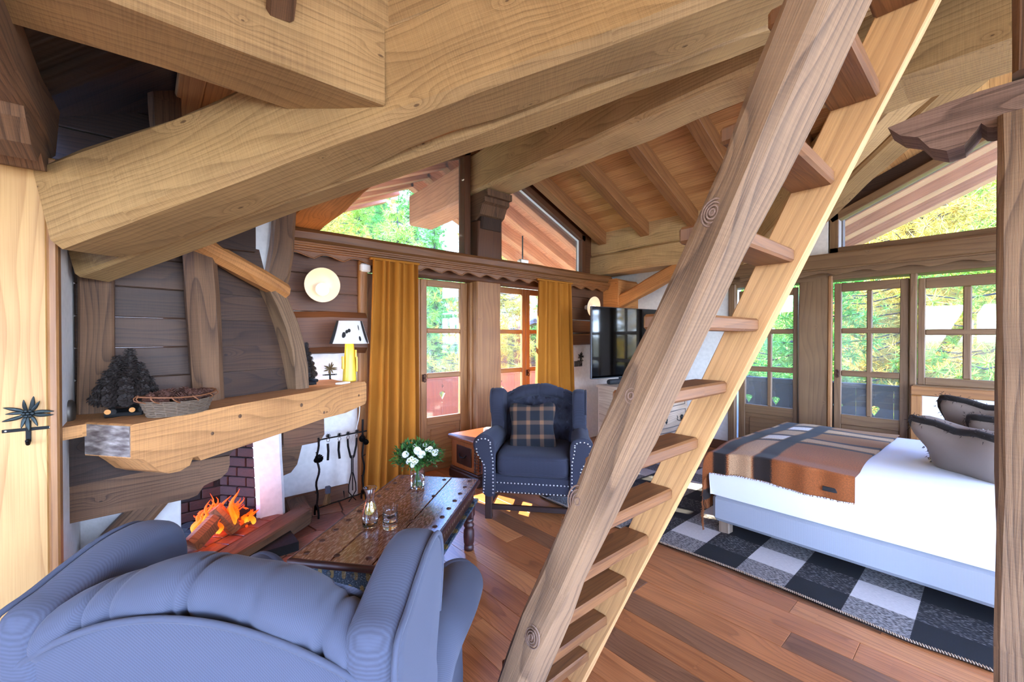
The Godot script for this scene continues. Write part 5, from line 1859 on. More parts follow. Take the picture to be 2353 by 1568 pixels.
func furniture():
	wing_chair("navy wing armchair in a blue-grey daylit colour, seen from behind, nearest, at the near end of the coffee table", Vector3(.315, 0, -1.185), deg_to_rad(135), "navy_daylit")
	wing_chair("dark navy buttoned wing armchair holding a tartan cushion", Vector3(2.46, 0, -2.51), deg_to_rad(-50.3), "navy", 1.08)
	var b := MB.new()
	var ct := Transform3D(Basis(Vector3.UP, deg_to_rad(-50.3)), Vector3(2.46, 0, -2.51)) * Transform3D(Basis(Vector3.RIGHT, -.28) * Basis(Vector3(0, 0, 1), .04), Vector3(-.035, .655, .0))
	puff(b, PackedVector2Array(smooth([Vector2(-.185, -.19), Vector2(0, -.172), Vector2(.185, -.19), Vector2(.172, 0), Vector2(.185, .19), Vector2(0, .175), Vector2(-.185, .19), Vector2(-.172, 0)], 5)), .065, ct, .55, 14, 1.0)
	solo("cushion", b, M["tartan"], "navy and tan tartan cushion leaning in the far armchair", "cushion")
	coffee_table()
	table_things()
	# trunk
	var o := thing("trunk", "old carved wooden trunk with an iron handle between armchair and balcony door", "chest", Vector3(2.31, 0, -3.62))
	b = MB.new()
	bx(b, Vector3(.02, .115, .02), Vector3(.78, .39, .46), .006)
	obj("body", b, M["chest"], o)
	b = MB.new()
	bx(b, Vector3(-.01, .39, -.01), Vector3(.81, .43, .49), .012)
	obj("lid", b, M["chest"], o)
	b = MB.new()
	bx(b, Vector3(0, .0, 0), Vector3(.80, .09, .48), .01)
	bx(b, Vector3(.008, .09, .008), Vector3(.79, .115, .472), .008)
	obj("plinth", b, M["chest_dark"], o)
	for q in [[.014, .08, .35], [.78, .08, .35]]:
		b = MB.new()
		bx(b, Vector3(q[0] - .006, .165, .13), Vector3(q[0] + .004, .345, .37), .008)
		obj("carved_panel", b, M["chest_dark"], o)
	b = MB.new()
	for k in 9:
		var y := .14 + k * .027
		for z in [.452, .468]:
			ell(b, Vector3(.026 if z < .46 else .045, y, z), Vector3(.014, .0135, .008), 8, 5)
		ell(b, Vector3(.016, y, .425), Vector3(.006, .0135, .016), 8, 5)
	obj("scalloped_corner", b, M["chest_dark"], o)
	b = MB.new()
	var pts := []
	for i in 11:
		var a := PI * i / 10.0
		pts.append(Vector3(-.002 - .012 * sin(a), .275 - .035 * sin(a), .25 + cos(a) * .055))
	tube(b, pts, .006, 7)
	obj("handle", b, M["iron"], o)
	b = MB.new()
	prism(b, rounded(.10, .10, .02, 2), .055, Transform3D(Basis(Vector3.RIGHT, -PI / 2) * Basis(Vector3(0, 0, 1), .5), Vector3(2.62, .43, -3.355)))
	solo("marble_box", b, M["marble"], "pale angular stone box on the trunk lid", "box")
	var fb := thing("felt_basket", "small dark felt basket on the trunk behind the armchair arm", "basket", Vector3(2.90, .43, -3.36), .35)
	for q in [[-.09, 0, .008, .15], [.09, 0, .008, .15], [0, -.075, .18, .008], [0, .075, .18, .008]]:
		b = MB.new()
		bx(b, Vector3(q[0] - q[2] * .5, 0, q[1] - q[3] * .5), Vector3(q[0] + q[2] * .5, .085, q[1] + q[3] * .5), .003)
		obj("side", b, M["felt"], fb)
	b = MB.new()
	bx(b, Vector3(-.09, 0, -.075), Vector3(.09, .008, .075), .002)
	obj("base", b, M["felt"], fb)
	# curtains
	for q in [[1.405, 1.95, 1.50, 1.935, "full-length mustard yellow velvet curtain behind the coffee table", 0.0], [3.46, 4.19, 3.525, 4.11, "mustard yellow velvet curtain behind the dark armchair", 1.3]]:
		var cu := thing("curtain", q[4], "curtain", Vector3((q[0] + q[1]) * .5, .01, -3.57), 0, "mustard curtains at the balcony doors")
		b = MB.new()
		var rows := []
		for side in 2:
			rows = []
			for i in 29:
				var t := i / 28.0
				var y := t * 2.07
				var line := PackedVector3Array()
				for j in 121:
					var u := j / 120.0
					var uu := u + .022 * sin(u * 19.0 + q[5]) + .012 * sin(t * 2.6 + u * 11.0)
					var fold := sin(uu * TAU * 6.2 + q[5]) * .62 + .38 * sin(uu * TAU * 3.7 + 1.0 + q[5])
					fold = signf(fold) * pow(absf(fold), .75)
					var x0: float = lerpf(q[0], q[2], pow(t, .8))
					var x1: float = lerpf(q[1], q[3], pow(t, .8))
					line.append(Vector3(lerpf(x0, x1, u) - (q[0] + q[1]) * .5, y, fold * lerpf(.062, .032, t) - side * .004))
				rows.append(line)
			grid(b, rows, 2.0, 2.0, false, side == 1)
		obj("fabric", b, M["mustard"], cu)
		b = MB.new()
		bx(b, Vector3(q[2] - .02 - (q[0] + q[1]) * .5, 2.065, -.015), Vector3(q[3] + .02 - (q[0] + q[1]) * .5, 2.085, .015), .003)
		obj("heading_tape", b, M["mustard"], cu)
	tv_corner()
	bed()
	ladder()

func coffee_table():
	var o := thing("coffee_table", "long low table with a worn studded plank top and painted ends", "coffee table", Vector3(1.076, 0, -2.135), deg_to_rad(39.75))
	var L := .558
	var W := .28
	for k in 3:
		var b := MB.new()
		var z0 := -W + k * .187
		bx(b, Vector3(-L, .418, z0 + .0012), Vector3(L, .45, z0 + .1855), .006 if k != 1 else .002)
		for i in range(b.v.size()):
			b.t[i] = Vector2((b.v[i].x + L) / (2 * L), (b.v[i].z + W) / (2 * W))
		obj("top_plank", b, M["tabletop"], o)
	var b := MB.new()
	for s in [-1, 1]:
		tube(b, [Vector3(s * L, .434, -W), Vector3(s * L, .434, W)], .017, 8)
		tube(b, [Vector3(-L, .434, s * W), Vector3(L, .434, s * W)], .015, 8)
	obj("rounded_edge", b, M["tableleg"], o)
	# studs
	for k in 10:
		var x := lerpf(-L + .05, L - .05, k / 9.0)
		for z in [-W + .045, W - .045] if k != 0 and k != 9 else [-W + .045, -.09, .06, W - .045]:
			b = MB.new()
			lathe(b, [[.0135, 0], [.013, .003], [.008, .0055], [.0, .006]], 10)
			obj("stud", b, M["rust"], o, Transform3D(Basis(), Vector3(x, .45, z)))
	for x in [-.12, .22]:
		b = MB.new()
		lathe(b, [[.0135, 0], [.013, .003], [.008, .0055], [.0, .006]], 10)
		obj("stud", b, M["rust"], o, Transform3D(Basis(), Vector3(x, .45, .09)))
	# painted aprons
	for s in [-1, 1]:
		b = MB.new()
		var e := MB.new()
		bx(e, Vector3(s * (L - .035) - .012, .325, -W + .03), Vector3(s * (L - .035) + .012, .418, W - .03), .003)
		for i in range(e.v.size()): e.t[i] = Vector2(e.v[i].z * 1.8, (.42 - e.v[i].y) * 4.0)
		obj("painted_apron", e, M["painted"], o)
		e = MB.new()
		for j in 5: ell(e, Vector3(s * (L - .022), .385, -.22 + j * .11), Vector3(.008, .011, .011), 8, 5)
		for j in 18: ell(e, Vector3(s * (L - .022), .409, -.23 + j * .027), Vector3(.006, .006, .009), 6, 4)
		obj("carving", e, M["painted"], o)
		e = MB.new()
		bx(e, Vector3(-L + .04, .325, s * (W - .03) - .010), Vector3(L - .04, .418, s * (W - .03) + .010), .003)
		obj("apron", e, M["chest_dark"], o)
		e = MB.new()
		for j in 30: ell(e, Vector3(-L + .08 + j * .0345, .375, s * (W - .018)), Vector3(.013, .018, .006), 8, 5)
		for j in 60: ell(e, Vector3(-L + .07 + j * .0172, .405, s * (W - .018)), Vector3(.006, .005, .005), 6, 4)
		obj("carving", e, M["rust"], o)
		e = MB.new()
		bx(e, Vector3(s * (L - .02) - .018, .303, -W - .004), Vector3(s * (L - .02) + .018, .323, W + .004), .007)
		bx(e, Vector3(-L, .305, s * (W - .012) - .014), Vector3(L, .322, s * (W - .012) + .014), .006)
		obj("ledge", e, M["painted"], o)
		e = MB.new()
		bx(e, Vector3(s * (L - .05) - .01, .17, -W + .10), Vector3(s * (L - .05) + .01, .303, W - .10), .003)
		for i in range(e.v.size()): e.t[i] = Vector2(e.v[i].z * 2.2, (.31 - e.v[i].y) * 3.0)
		obj("folk_panel", e, M["folk"], o)
		e = MB.new()
		for z in [-1, 1]:
			var lg := MB.new()
			bx(lg, Vector3(s * (L - .055) - .034, .215, z * (W - .05) - .034), Vector3(s * (L - .055) + .034, .303, z * (W - .05) + .034), .006)
			lg.xf = Transform3D(Basis(), Vector3(s * (L - .055), 0, z * (W - .05)))
			lathe(lg, [[.0, 0], [.030, .0], [.033, .012], [.031, .03], [.026, .036], [.033, .048], [.036, .09], [.034, .13], [.026, .145], [.034, .158], [.034, .17], [.026, .18], [.031, .19], [.033, .215], [.0, .216]], 20)
			obj("leg", lg, M["tableleg"] if s > 0 else M["folk"], o)

func glass_lathe(b: MB, outer: Array, inner: Array, segs := 32):
	lathe(b, outer + inner, segs)

func table_things():
	# carafe
	var o := thing("carafe", "glass carafe of water with lemon slices on the coffee table", "carafe", Vector3(.852, .451, -2.062))
	var b := MB.new()
	lathe(b, [[.0, .0], [.030, .0], [.036, .006], [.039, .03], [.0385, .055], [.033, .09], [.024, .115], [.0185, .135], [.0185, .15], [.024, .175], [.033, .193], [.0345, .195], [.033, .195], [.0225, .175], [.0168, .15], [.0168, .135], [.022, .115], [.031, .09], [.0365, .055], [.037, .03], [.034, .009], [.0, .007]], 32)
	obj("bottle", b, M["glass"], o)
	b = MB.new()
	lathe(b, [[.0, .008], [.0335, .010], [.0362, .03], [.0358, .055], [.0303, .09], [.0216, .113], [.0, .1135]], 32)
	obj("water", b, M["water"], o)
	for q in [[.012, .098, .004, 1.1, .25], [-.002, .085, .012, 1.35, -.1]]:
		var tf := Transform3D(Basis(Vector3.UP, q[4]) * Basis(Vector3.RIGHT, q[3]), Vector3(q[0] - .006, q[1], q[2]))
		var sl := MB.new()
		sl.xf = tf
		lathe(sl, [[.0, -.002], [.0215, -.002], [.0225, 0], [.0215, .002], [.0, .002]], 24)
		var so := obj("lemon_slice", sl, M["lemon"], o)
		sl = MB.new()
		sl.xf = tf
		for k in 8:
			var a := TAU * k / 8
			for sd in [-.0023, .0023]:
				prism(sl, PackedVector2Array([Vector2(.003, .0), Vector2(.018, -.0055), Vector2(.0195, .0), Vector2(.018, .0055)]), .0004, Transform3D(Basis(Vector3.RIGHT, -PI / 2) * Basis(Vector3(0, 0, 1), a), Vector3(0, sd - (.0002), 0)))
		obj("flesh", sl, M["lemon_flesh"], so)
	# two nested tumblers
	for q in [[0.0, "cut crystal tumbler standing on the coffee table beside the carafe"], [.032, "upper cut crystal tumbler stacked inside the other"]]:
		b = MB.new()
		var rows := []
		var prof := [[.0, .0], [.034, .0], [.036, .004], [.037, .04], [.0375, .075], [.037, .076], [.0345, .075], [.034, .04], [.0325, .03], [.0, .03]]
		if q[0] > 0: prof = [[.0, .0], [.030, .0], [.0315, .004], [.0322, .035], [.036, .05], [.036, .0765], [.0355, .0775], [.0335, .0765], [.0335, .05], [.030, .03], [.0, .012]]
		for pr in prof:
			var line := PackedVector3Array()
			for j in 49:
				var a := -TAU * j / 48
				var k := 1.0 - (.035 * absf(sin(a * 8.0 + pr[1] * 160.0)) if pr[0] > .02 and pr[1] > .003 and pr[1] < .072 and pr[0] >= .0315 else 0.0)
				line.append(Vector3(cos(a) * pr[0] * k, pr[1], sin(a) * pr[0] * k))
			rows.append(line)
		grid(b, rows, 1, 1, true)
		b.xf = Transform3D.IDENTITY
		for i in b.v.size(): b.v[i] += Vector3(.922, .451 + q[0], -1.982)
		solo("tumbler", b, M["glass"], q[1], "glass", "stacked tumblers on the coffee table")
	# vase and flowers
	b = MB.new()
	lathe(b, [[.0, .0], [.038, .0], [.043, .005], [.0445, .012], [.0445, .12], [.0425, .121], [.0415, .12], [.0415, .02], [.038, .015], [.0, .014]], 36)
	for i in b.v.size(): b.v[i] += Vector3(1.294, .451, -2.39)
	solo("vase", b, M["glass"], "clear straight glass vase holding the bouquet", "vase")
	b = MB.new()
	lathe(b, [[.0, .0145], [.0378, .0155], [.041, .021], [.041, .085], [.0, .085]], 36)
	for i in b.v.size(): b.v[i] += Vector3(1.294, .451, -2.39)
	solo("vase_water", b, M["water"], "clear water inside the flower vase", "water")
	var f := thing("bouquet", "bouquet of white daisies and green foliage in the glass vase", "bouquet", Vector3(1.294, .468, -2.39))
	b = MB.new()
	for i in 22:
		var a := rng.randf() * TAU
		var r := sqrt(rng.randf())
		tube(b, [Vector3(cos(a + 2.5) * .024 * r, .0, sin(a + 2.5) * .024 * r), Vector3(cos(a) * .012 * r, .10, sin(a) * .012 * r), Vector3(cos(a) * .08 * r, .19, sin(a) * .08 * r)], .0024, 5)
	obj("stems", b, M["leaf_b"], f)
	var leafy := func(n: int, sd: int, rmin: float, rmax: float, len: float, w: float) -> MB:
		var lb := MB.new()
		rng.seed = sd
		for i in n:
			var a := rng.randf() * TAU
			var el := rng.randf_range(-.35, 1.25)
			var out := Vector3(cos(a) * cos(el), sin(el) * .72, sin(a) * cos(el))
			var p := Vector3(0, .175, 0) + out * rng.randf_range(rmin, rmax) * Vector3(1.0, .85, 1.0)
			var d := (out + Vector3(rng.randf() - .5, rng.randf() - .3, rng.randf() - .5) * 1.3).normalized()
			var fr2 := frame(p, d, Vector3(rng.randf() - .5, 1, rng.randf() - .5))
			var l := len * rng.randf_range(.6, 1.3)
			var q := [fr2 * Vector3(0, 0, 0), fr2 * Vector3(l * .45, l * .10, w * l), fr2 * Vector3(l, -l * .08, 0), fr2 * Vector3(l * .45, l * .10, -w * l), fr2 * Vector3(l * .45, l * .04, 0)]
			var z := Vector2.ZERO
			lb.tri(q[0], q[1], q[4], z, z, z)
			lb.tri(q[1], q[2], q[4], z, z, z)
			lb.tri(q[2], q[3], q[4], z, z, z)
			lb.tri(q[3], q[0], q[4], z, z, z)
		return lb
	for q in [["leaf", 900, 4, .03, .12, .034, .22], ["leaf", 500, 5, .09, .155, .03, .16], ["leaf_b", 420, 6, .08, .165, .032, .2], ["leaf_c", 260, 7, .07, .15, .028, .16]]:
		var fo := obj("foliage", leafy.call(q[1], q[2], q[3], q[4], q[5], q[6]), M[q[0]], f)
		fo.set_meta("kind", "stuff")
	rng.seed = 99
	var daisy := func(at: Transform3D, r: float, big: bool):
		var fl := MB.new()
		for ring in (3 if big else 1):
			var np := 16 if big else 12
			for i in np:
				var a := TAU * (i + .5 * ring) / np
				var rr := r * (1.0 - .24 * ring)
				var d := Vector3(cos(a), .12 + ring * .45, sin(a)).normalized()
				var sd := Vector3(-sin(a), 0, cos(a)) * rr * .15
				var z := Vector2.ZERO
				var tip := d * rr + Vector3(0, rr * .1, 0)
				fl.quad(d * rr * .2 - sd * .5, tip * .8 - sd, tip, d * rr * .2 + sd * .5, z, z, z, z)
				fl.quad(d * rr * .2 + sd * .5, tip, tip * .8 + sd, d * rr * .2 + sd * .5, z, z, z, z)
		var fo := obj("flower", fl, M["petal"], f, at)
		var ey := MB.new()
		ell(ey, Vector3(0, r * .12, 0), Vector3(r * .30, r * .16, r * .30) if not big else Vector3(r * .18, r * .14, r * .18), 10, 6)
		obj("eye", ey, M["flower_eye"] if not big else M["bloom_cream"], fo)
	var view := Vector3(-.43, .25, .87).normalized()
	var sd := Vector3(.87, 0, .43)
	for q in [[-.005, .245, .11, .027, true], [.02, .225, .12, .027, true], [-.075, .225, .10, .023, true], [.075, .245, .09, .02, true], [-.055, .20, .135, .015, false], [-.04, .21, .14, .015, false], [-.03, .195, .142, .015, false], [-.048, .185, .142, .015, false], [-.032, .178, .145, .015, false], [-.02, .20, .143, .014, false], [-.062, .188, .135, .014, false], [-.035, .168, .142, .014, false], [-.022, .182, .143, .013, false], [-.01, .192, .14, .013, false], [.105, .215, .08, .02, false], [.115, .225, .07, .016, false], [.095, .225, .085, .018, false], [.055, .245, .10, .014, false], [-.015, .262, .06, .016, false], [.045, .262, .05, .016, false]]:
		var p: Vector3 = sd * q[0] + Vector3(0, q[1], 0) + view * Vector3(1, 0, 1) * q[2]
		var up2: Vector3 = (view + Vector3(rng.randf() - .5, rng.randf() * .5, rng.randf() - .5) * .6).normalized()
		var zz := up2.cross(Vector3.RIGHT).normalized()
		daisy.call(Transform3D(Basis(up2.cross(zz), up2, zz), p), q[3], q[4])

func tv_corner():
	# bombé chest of drawers set across the corner
	var o := thing("chest_of_drawers", "limed curvy chest of drawers with iron leaf handles under the television", "chest of drawers", Vector3(4.325, 0, -2.65), deg_to_rad(-7.5))
	var W := .485
	var zf := func(x: float, y: float) -> float:
		return .205 + .05 * sin(PI * clampf((y - .08) / .74, 0, 1)) + .028 * cos(x / W * PI) * (.4 + .6 * sin(PI * clampf((y - .05) / .8, 0, 1)))
	var front := func(b: MB, x0: float, x1: float, y0: float, y1: float, off: float):
		var rows := []
		var nx := 28
		for i in 7:
			var line := PackedVector3Array()
			for j in nx + 1:
				var x := lerpf(x0, x1, j / float(nx))
				var y := lerpf(y0, y1, i / 6.0)
				var edge := (off * 1.0 if i > 0 and i < 6 and j > 0 and j < nx else 0.0)
				line.append(Vector3(x, y, zf.call(x, y) + edge))
			rows.append(line)
		grid(b, rows, (x1 - x0) / UL, (y1 - y0) / VL)
	var b := MB.new()
	front.call(b, -W, W, .13, .84, 0.0)
	for s in [-1, 1]:
		var rows := []
		for i in 9:
			var y := lerpf(.13, .84, i / 8.0)
			rows.append(PackedVector3Array([Vector3(s * W, y, -.24), Vector3(s * (W + .03 * sin(PI * (y - .1) / .75)), y, .0), Vector3(s * W, y, zf.call(W, y))]))
		grid(b, rows, .3, 1.5, false, s > 0)
	bx(b, Vector3(-W, .13, -.25), Vector3(W, .84, -.235), .0)
	obj("carcass", b, M["limed"], o)
	b = MB.new()
	prism(b, PackedVector2Array([Vector2(-W - .03, -.25), Vector2(W + .03, -.25), Vector2(W + .035, .22), Vector2(W * .6, .25), Vector2(0, .275), Vector2(-W * .6, .25), Vector2(-W - .035, .22)]), .028, Transform3D(Basis(Vector3.RIGHT, -PI / 2), Vector3(0, .838, 0)) * Transform3D(Basis(Vector3(1, 0, 0), Vector3(0, -1, 0), Vector3(0, 0, 1)), Vector3.ZERO))
	b = MB.new()
	var tp := PackedVector2Array([Vector2(-W - .03, .25), Vector2(W + .03, .25), Vector2(W + .035, -.22), Vector2(W * .6, -.25), Vector2(0, -.275), Vector2(-W * .6, -.25), Vector2(-W - .035, -.22)])
	prism(b, tp, .028, Transform3D(Basis(Vector3.RIGHT, -PI / 2), Vector3(0, .838, 0)))
	obj("top", b, M["limed"], o)
	for r in 3:
		var y0 := .17 + r * .225
		b = MB.new()
		front.call(b, -W + .05, W - .05, y0, y0 + .195, .012)
		var dr := obj("drawer", b, M["limed"], o)
		b = MB.new()
		var pts := []
		for k in [[-W + .06, y0 + .012, W - .06, y0 + .012], [-W + .06, y0 + .183, W - .06, y0 + .183], [-W + .06, y0 + .012, -W + .06, y0 + .183], [W - .06, y0 + .012, W - .06, y0 + .183]]:
			pts = []
			for i in 17:
				var x: float = lerpf(k[0], k[2], i / 16.0)
				var y: float = lerpf(k[1], k[3], i / 16.0)
				pts.append(Vector3(x, y, zf.call(x, y) + .012))
			tube(b, pts, .0035, 5)
		obj("dark_line", b, M["limed_line"], dr)
		for x in [-.27, .27]:
			b = MB.new()
			for s in [-1, 1]:
				for i in 6:
					var a := TAU * i / 6
					ell(b, Vector3(x + s * .05 + cos(a) * .016, y0 + .1 + sin(a) * .02, zf.call(x, y0 + .1) + .016), Vector3(.011, .014, .005), 7, 4, 1.0, Basis(Vector3(0, 0, 1), a))
			pts = []
			for i in 11:
				var a := PI * i / 10.0
				pts.append(Vector3(x + cos(a) * .05, y0 + .095 - .028 * sin(a), zf.call(x, y0 + .1) + .018 + .012 * sin(a)))
			tube(b, pts, .004, 6)
			obj("handle", b, M["pewter"], dr)
		b = MB.new()
		for i in 8:
			var a := TAU * i / 8
			ell(b, Vector3(cos(a) * .012, y0 + .1 + sin(a) * .03, zf.call(0, y0 + .1) + .014), Vector3(.010, .014, .004), 7, 4)
		obj("keyhole_plate", b, M["pewter"], dr)
	b = MB.new()
	var ap := PackedVector2Array([Vector2(-W, .15), Vector2(-W, .0), Vector2(-W + .04, .0), Vector2(-W + .07, .06), Vector2(-.25, .09), Vector2(-.12, .06), Vector2(0, .05), Vector2(.12, .06), Vector2(.25, .09), Vector2(W - .07, .06), Vector2(W - .04, 0), Vector2(W, 0), Vector2(W, .15)])
	prism(b, ap, .03, Transform3D(Basis(), Vector3(0, 0, .18)))
	obj("apron", b, M["limed"], o)
	for s in [-1, 1]:
		b = MB.new()
		bx(b, Vector3(s * (W - .03) - .025, 0, -.24), Vector3(s * (W - .03) + .025, .14, -.19), .006)
		obj("leg", b, M["limed"], o)
	# television
	var t := thing("television", "large flat black television standing on the curvy chest of drawers", "television", Vector3(4.615, .867, -2.955), deg_to_rad(-7.5))
	b = MB.new()
	bx(b, Vector3(-.75, .05, -.03), Vector3(.75, .892, .0), .006)
	obj("case", b, M["bezel"], t)
	b = MB.new()
	bx(b, Vector3(-.744, .060, -.01), Vector3(.744, .886, .002), .001)
	obj("screen", b, M["screen"], t)
	b = MB.new()
	bx(b, Vector3(-.42, 0, -.06), Vector3(.0, .012, .10), .004)
	bx(b, Vector3(-.25, .0, -.05), Vector3(-.15, .3, -.03), .004)
	obj("stand", b, M["black"], t)
	b = MB.new()
	var k := Transform3D(Basis(Vector3.UP, deg_to_rad(-7.5)), Vector3(4.42, .897, -2.80))
	b.xf = k
	tube(b, [Vector3(-.49, 0, 0), Vector3(-.47, 0, 0), Vector3(-.469, 0, 0), Vector3(.469, 0, 0), Vector3(.47, 0, 0), Vector3(.49, 0, 0)], [.026, .029, .031, .031, .029, .026], 20)
	solo("sound_bar", b, M["speaker"], "round black sound bar lying on the chest below the television", "speaker")
	b = MB.new()
	box(b, Vector3(.13, .014, .04), Transform3D(Basis(Vector3.UP, .3), Vector3(4.70, .874, -2.56)), .004)
	solo("remote_control", b, M["black"], "black remote control on the right end of the chest of drawers", "remote")
	# spotlight on the valley beam
	var s := thing("spotlight", "grey box spotlight on the slanting beam throwing warm light up the ceiling", "spotlight", Vector3(4.63, 2.98, -1.50), deg_to_rad(-20))
	b = MB.new()
	box(b, Vector3(.19, .07, .13), Transform3D(Basis(Vector3(0, 0, 1), .18) * Basis(Vector3.RIGHT, .5), Vector3.ZERO), .012)
	obj("housing", b, M["grey_plastic"], s)
	b = MB.new()
	tube(b, [Vector3(.06, -.02, .02), Vector3(.15, -.05, .06)], .012, 8)
	obj("bracket", b, M["black"], s)
	b = MB.new()
	box(b, Vector3(.15, .006, .10), Transform3D(Basis(Vector3(0, 0, 1), .18) * Basis(Vector3.RIGHT, .5), Basis(Vector3(0, 0, 1), .18) * Basis(Vector3.RIGHT, .5) * Vector3(0, .037, 0)), .002)
	obj("lamp_face", b, M["bulb"], s)
	var l := SpotLight3D.new()
	l.name = "spot_light"
	l.light_color = Color(1, .72, .36)
	l.light_energy = 1.6
	l.light_size = .06
	l.spot_angle = 62
	l.spot_attenuation = 2.0
	l.spot_range = 8
	l.shadow_enabled = true
	l.position = Vector3(-.01, .06, -.02)
	s.add_child(l)
	l.rotation_degrees = Vector3(78, 0, 0)

func bed_top(x: float, z: float) -> float:       # height of the white duvet
	var X := clampf((x - 3.9) / .87, -1, 1)
	var Z := clampf((z + .25) / 1.09, -1, 1)
	return .445 + .165 * pow(maxf(0.0, 1.0 - pow(absf(X), 7.0)), .28) * pow(maxf(0.0, 1.0 - pow(absf(Z), 8.0)), .28) + .02 * sin(x * 3.0 + 1.0) * sin(z * 2.0)

func bed():
	var o := thing("bed", "double bed with a pale grey upholstered base and square feet", "bed", Vector3(3.9, 0, -.28))
	var b := MB.new()
	box(b, Vector3(1.70, .185, 2.10), Transform3D(Basis(), Vector3(0, .19, .0)), .025)
	obj("base", b, M["bedbase"], o)
	b = MB.new()
	box(b, Vector3(1.66, .14, 2.06), Transform3D(Basis(), Vector3(0, .35, .0)), .04)
	obj("mattress", b, M["sheet"], o)
	for q in [[-.78, -.98], [.78, -.98], [-.78, .95], [.78, .95]]:
		b = MB.new()
		box(b, Vector3(.07, .10, .07), Transform3D(Basis(), Vector3(q[0], .055, q[1])), .004)
		obj("leg", b, M["bedleg"], o)
	# duvet: a soft skin over the mattress, closed at the bottom
	b = MB.new()
	var rows := []
	for i in 61:
		var z := -.25 + 1.09 * sin(lerpf(-PI / 2, PI / 2, i / 60.0))
		var line := PackedVector3Array()
		line.append(Vector3(3.045, .285, z))
		for j in 49:
			var x := 3.9 + .87 * sin(lerpf(-PI / 2, PI / 2, j / 48.0))
			var k := .0
			line.append(Vector3(x, bed_top(x, z) if j > 0 and j < 48 else .40, z))
		line.append(Vector3(4.755, .285, z))
		rows.append(line)
	var cap0 := PackedVector3Array()
	var cap1 := PackedVector3Array()
	for p in rows[0]: cap0.append(Vector3(p.x, .285, p.z + .01))
	for p in rows[60]: cap1.append(Vector3(p.x, .285, p.z - .01))
	rows.push_front(cap0)
	rows.append(cap1)
	grid(b, rows, 2, 2, false, true)
	solo("duvet", b, M["sheet"], "smooth white duvet over the double bed", "duvet")
	# throw
	b = MB.new()
	rows = []
	var N := 72
	for i in N + 1:
		var v := lerpf(0.0, 1.0, i / float(N))        # from the pillow side to the foot
		var run := v * 1.16
		var z := -.52 - run
		var dropz := 0.0
		if z < -1.31:
			var e := -1.31 - z
			z = -1.31 - .065 * (1.0 - exp(-e / .05))
			dropz = maxf(0.0, e - .02)
		var line := PackedVector3Array()
		for j in 97:
			var w := j / 96.0
			var arc := w * 1.86
			var x := 0.0
			var drop := 0.0
			if arc < .18:
				drop = .18 - arc
				x = 3.004 - .004 * sin(z * 22.0)
			else:
				var e := arc - .18
				x = 3.004 + .06 * (1.0 - exp(-e / .05)) + maxf(0.0, e - .06)
			x = minf(x, 4.76)
			var y := bed_top(clampf(x, 3.14, 4.66), maxf(z, -1.22)) + .016 + .004 * sin(x * 9.0 + z * 7.0)
			if arc < .18: y = bed_top(3.14, maxf(z, -1.22)) + .016 - drop * .82
			y -= dropz * 1.0
			y -= .012 * sin(v * 9.0) * smoothstep(.2, .0, arc)
			line.append(Vector3(x - (.006 * sin(z * 40.0) if arc < .18 else 0.0), y, z + (.012 * sin(x * 21.0) * dropz * 4.0)))
		rows.append(line)
	var under := []
	for r in rows:
		var line := PackedVector3Array()
		for p in r: line.append(p + Vector3(.004, -.006, .002))
		under.append(line)
	grid(b, rows, 1, -1, false, true, Vector2(0, 1))
	grid(b, under, 1, -1, false, false, Vector2(0, 1))
	for i in b.t.size(): b.t[i] = Vector2(b.t[i].y, b.t[i].x)
	var th := thing("throw", "brown, gold, black and cream checked woollen throw across the bed foot", "throw", Vector3(3.9, .3, -.95))
	for i in b.v.size(): b.v[i] -= th.position
	obj("blanket", b, M["throw"], th)
	b = MB.new()
	rng.seed = 5
	for j in range(0, 97):
		for kk in 3:
			var p: Vector3 = rows[N][j] + Vector3(rng.randf() * .018, 0, 0) - th.position
			tube(b, [p, p + Vector3(rng.randf_range(-.008, .008), -.035, -.004), p + Vector3(rng.randf_range(-.014, .014), -.07, .004)], .0022, 4, false)
	for i in range(0, N + 1):
		var p: Vector3 = rows[i][0] - th.position
		for kk in 2: tube(b, [p, p + Vector3(-.004, -.012, rng.randf_range(-.01, .01))], .0014, 4, false)
	obj("fringe", b, M["fringe"], th).set_meta("kind", "stuff")
	b = MB.new()
	bx(b, Vector3(-.004, -.013, -.035), Vector3(.002, .013, .035), .001)
	var lab := obj("woven_label", b, M["black"], th, Transform3D(Basis(), rows[7][3] - th.position + Vector3(-.004, .0, 0)))
	lab.rotation = Vector3(.0, 0, -.12)
	# cushions with fur trim
	var oc := smooth([Vector2(-.2, -.19), Vector2(0, -.178), Vector2(.2, -.19), Vector2(.183, 0), Vector2(.2, .19), Vector2(0, .178), Vector2(-.2, .19), Vector2(-.183, 0)], 5)
	var n := 0
	for q in [[Vector3(3.48, .765, -.10), -1.28, -.75, .15, "front taupe cushion with brown fur trim lying on the bed"], [Vector3(3.60, .78, .13), -1.15, -.55, .0, "second taupe cushion with brown fur trim partly behind the old post"], [Vector3(3.86, .83, -.02), -1.1, -.45, .1, "pale embroidered fur-trimmed cushion propped at the rear of the bed"]]:
		var cu := thing("bed_cushion", q[4], "cushion", Vector3(q[0].x, .61, q[0].z), 0, "fur-trimmed bed cushions")
		var tf := Transform3D(Basis(Vector3.UP, q[1] + PI / 2 + .7) * Basis(Vector3.RIGHT, q[2]) * Basis(Vector3(0, 0, 1), q[3]), Vector3(0, q[0].y - .62, 0))
		b = MB.new()
		puff(b, oc, .085, tf, .5, 14, 1.0)
		obj("cover", b, M["pillow"], cu)
		b = MB.new()
		var pts := []
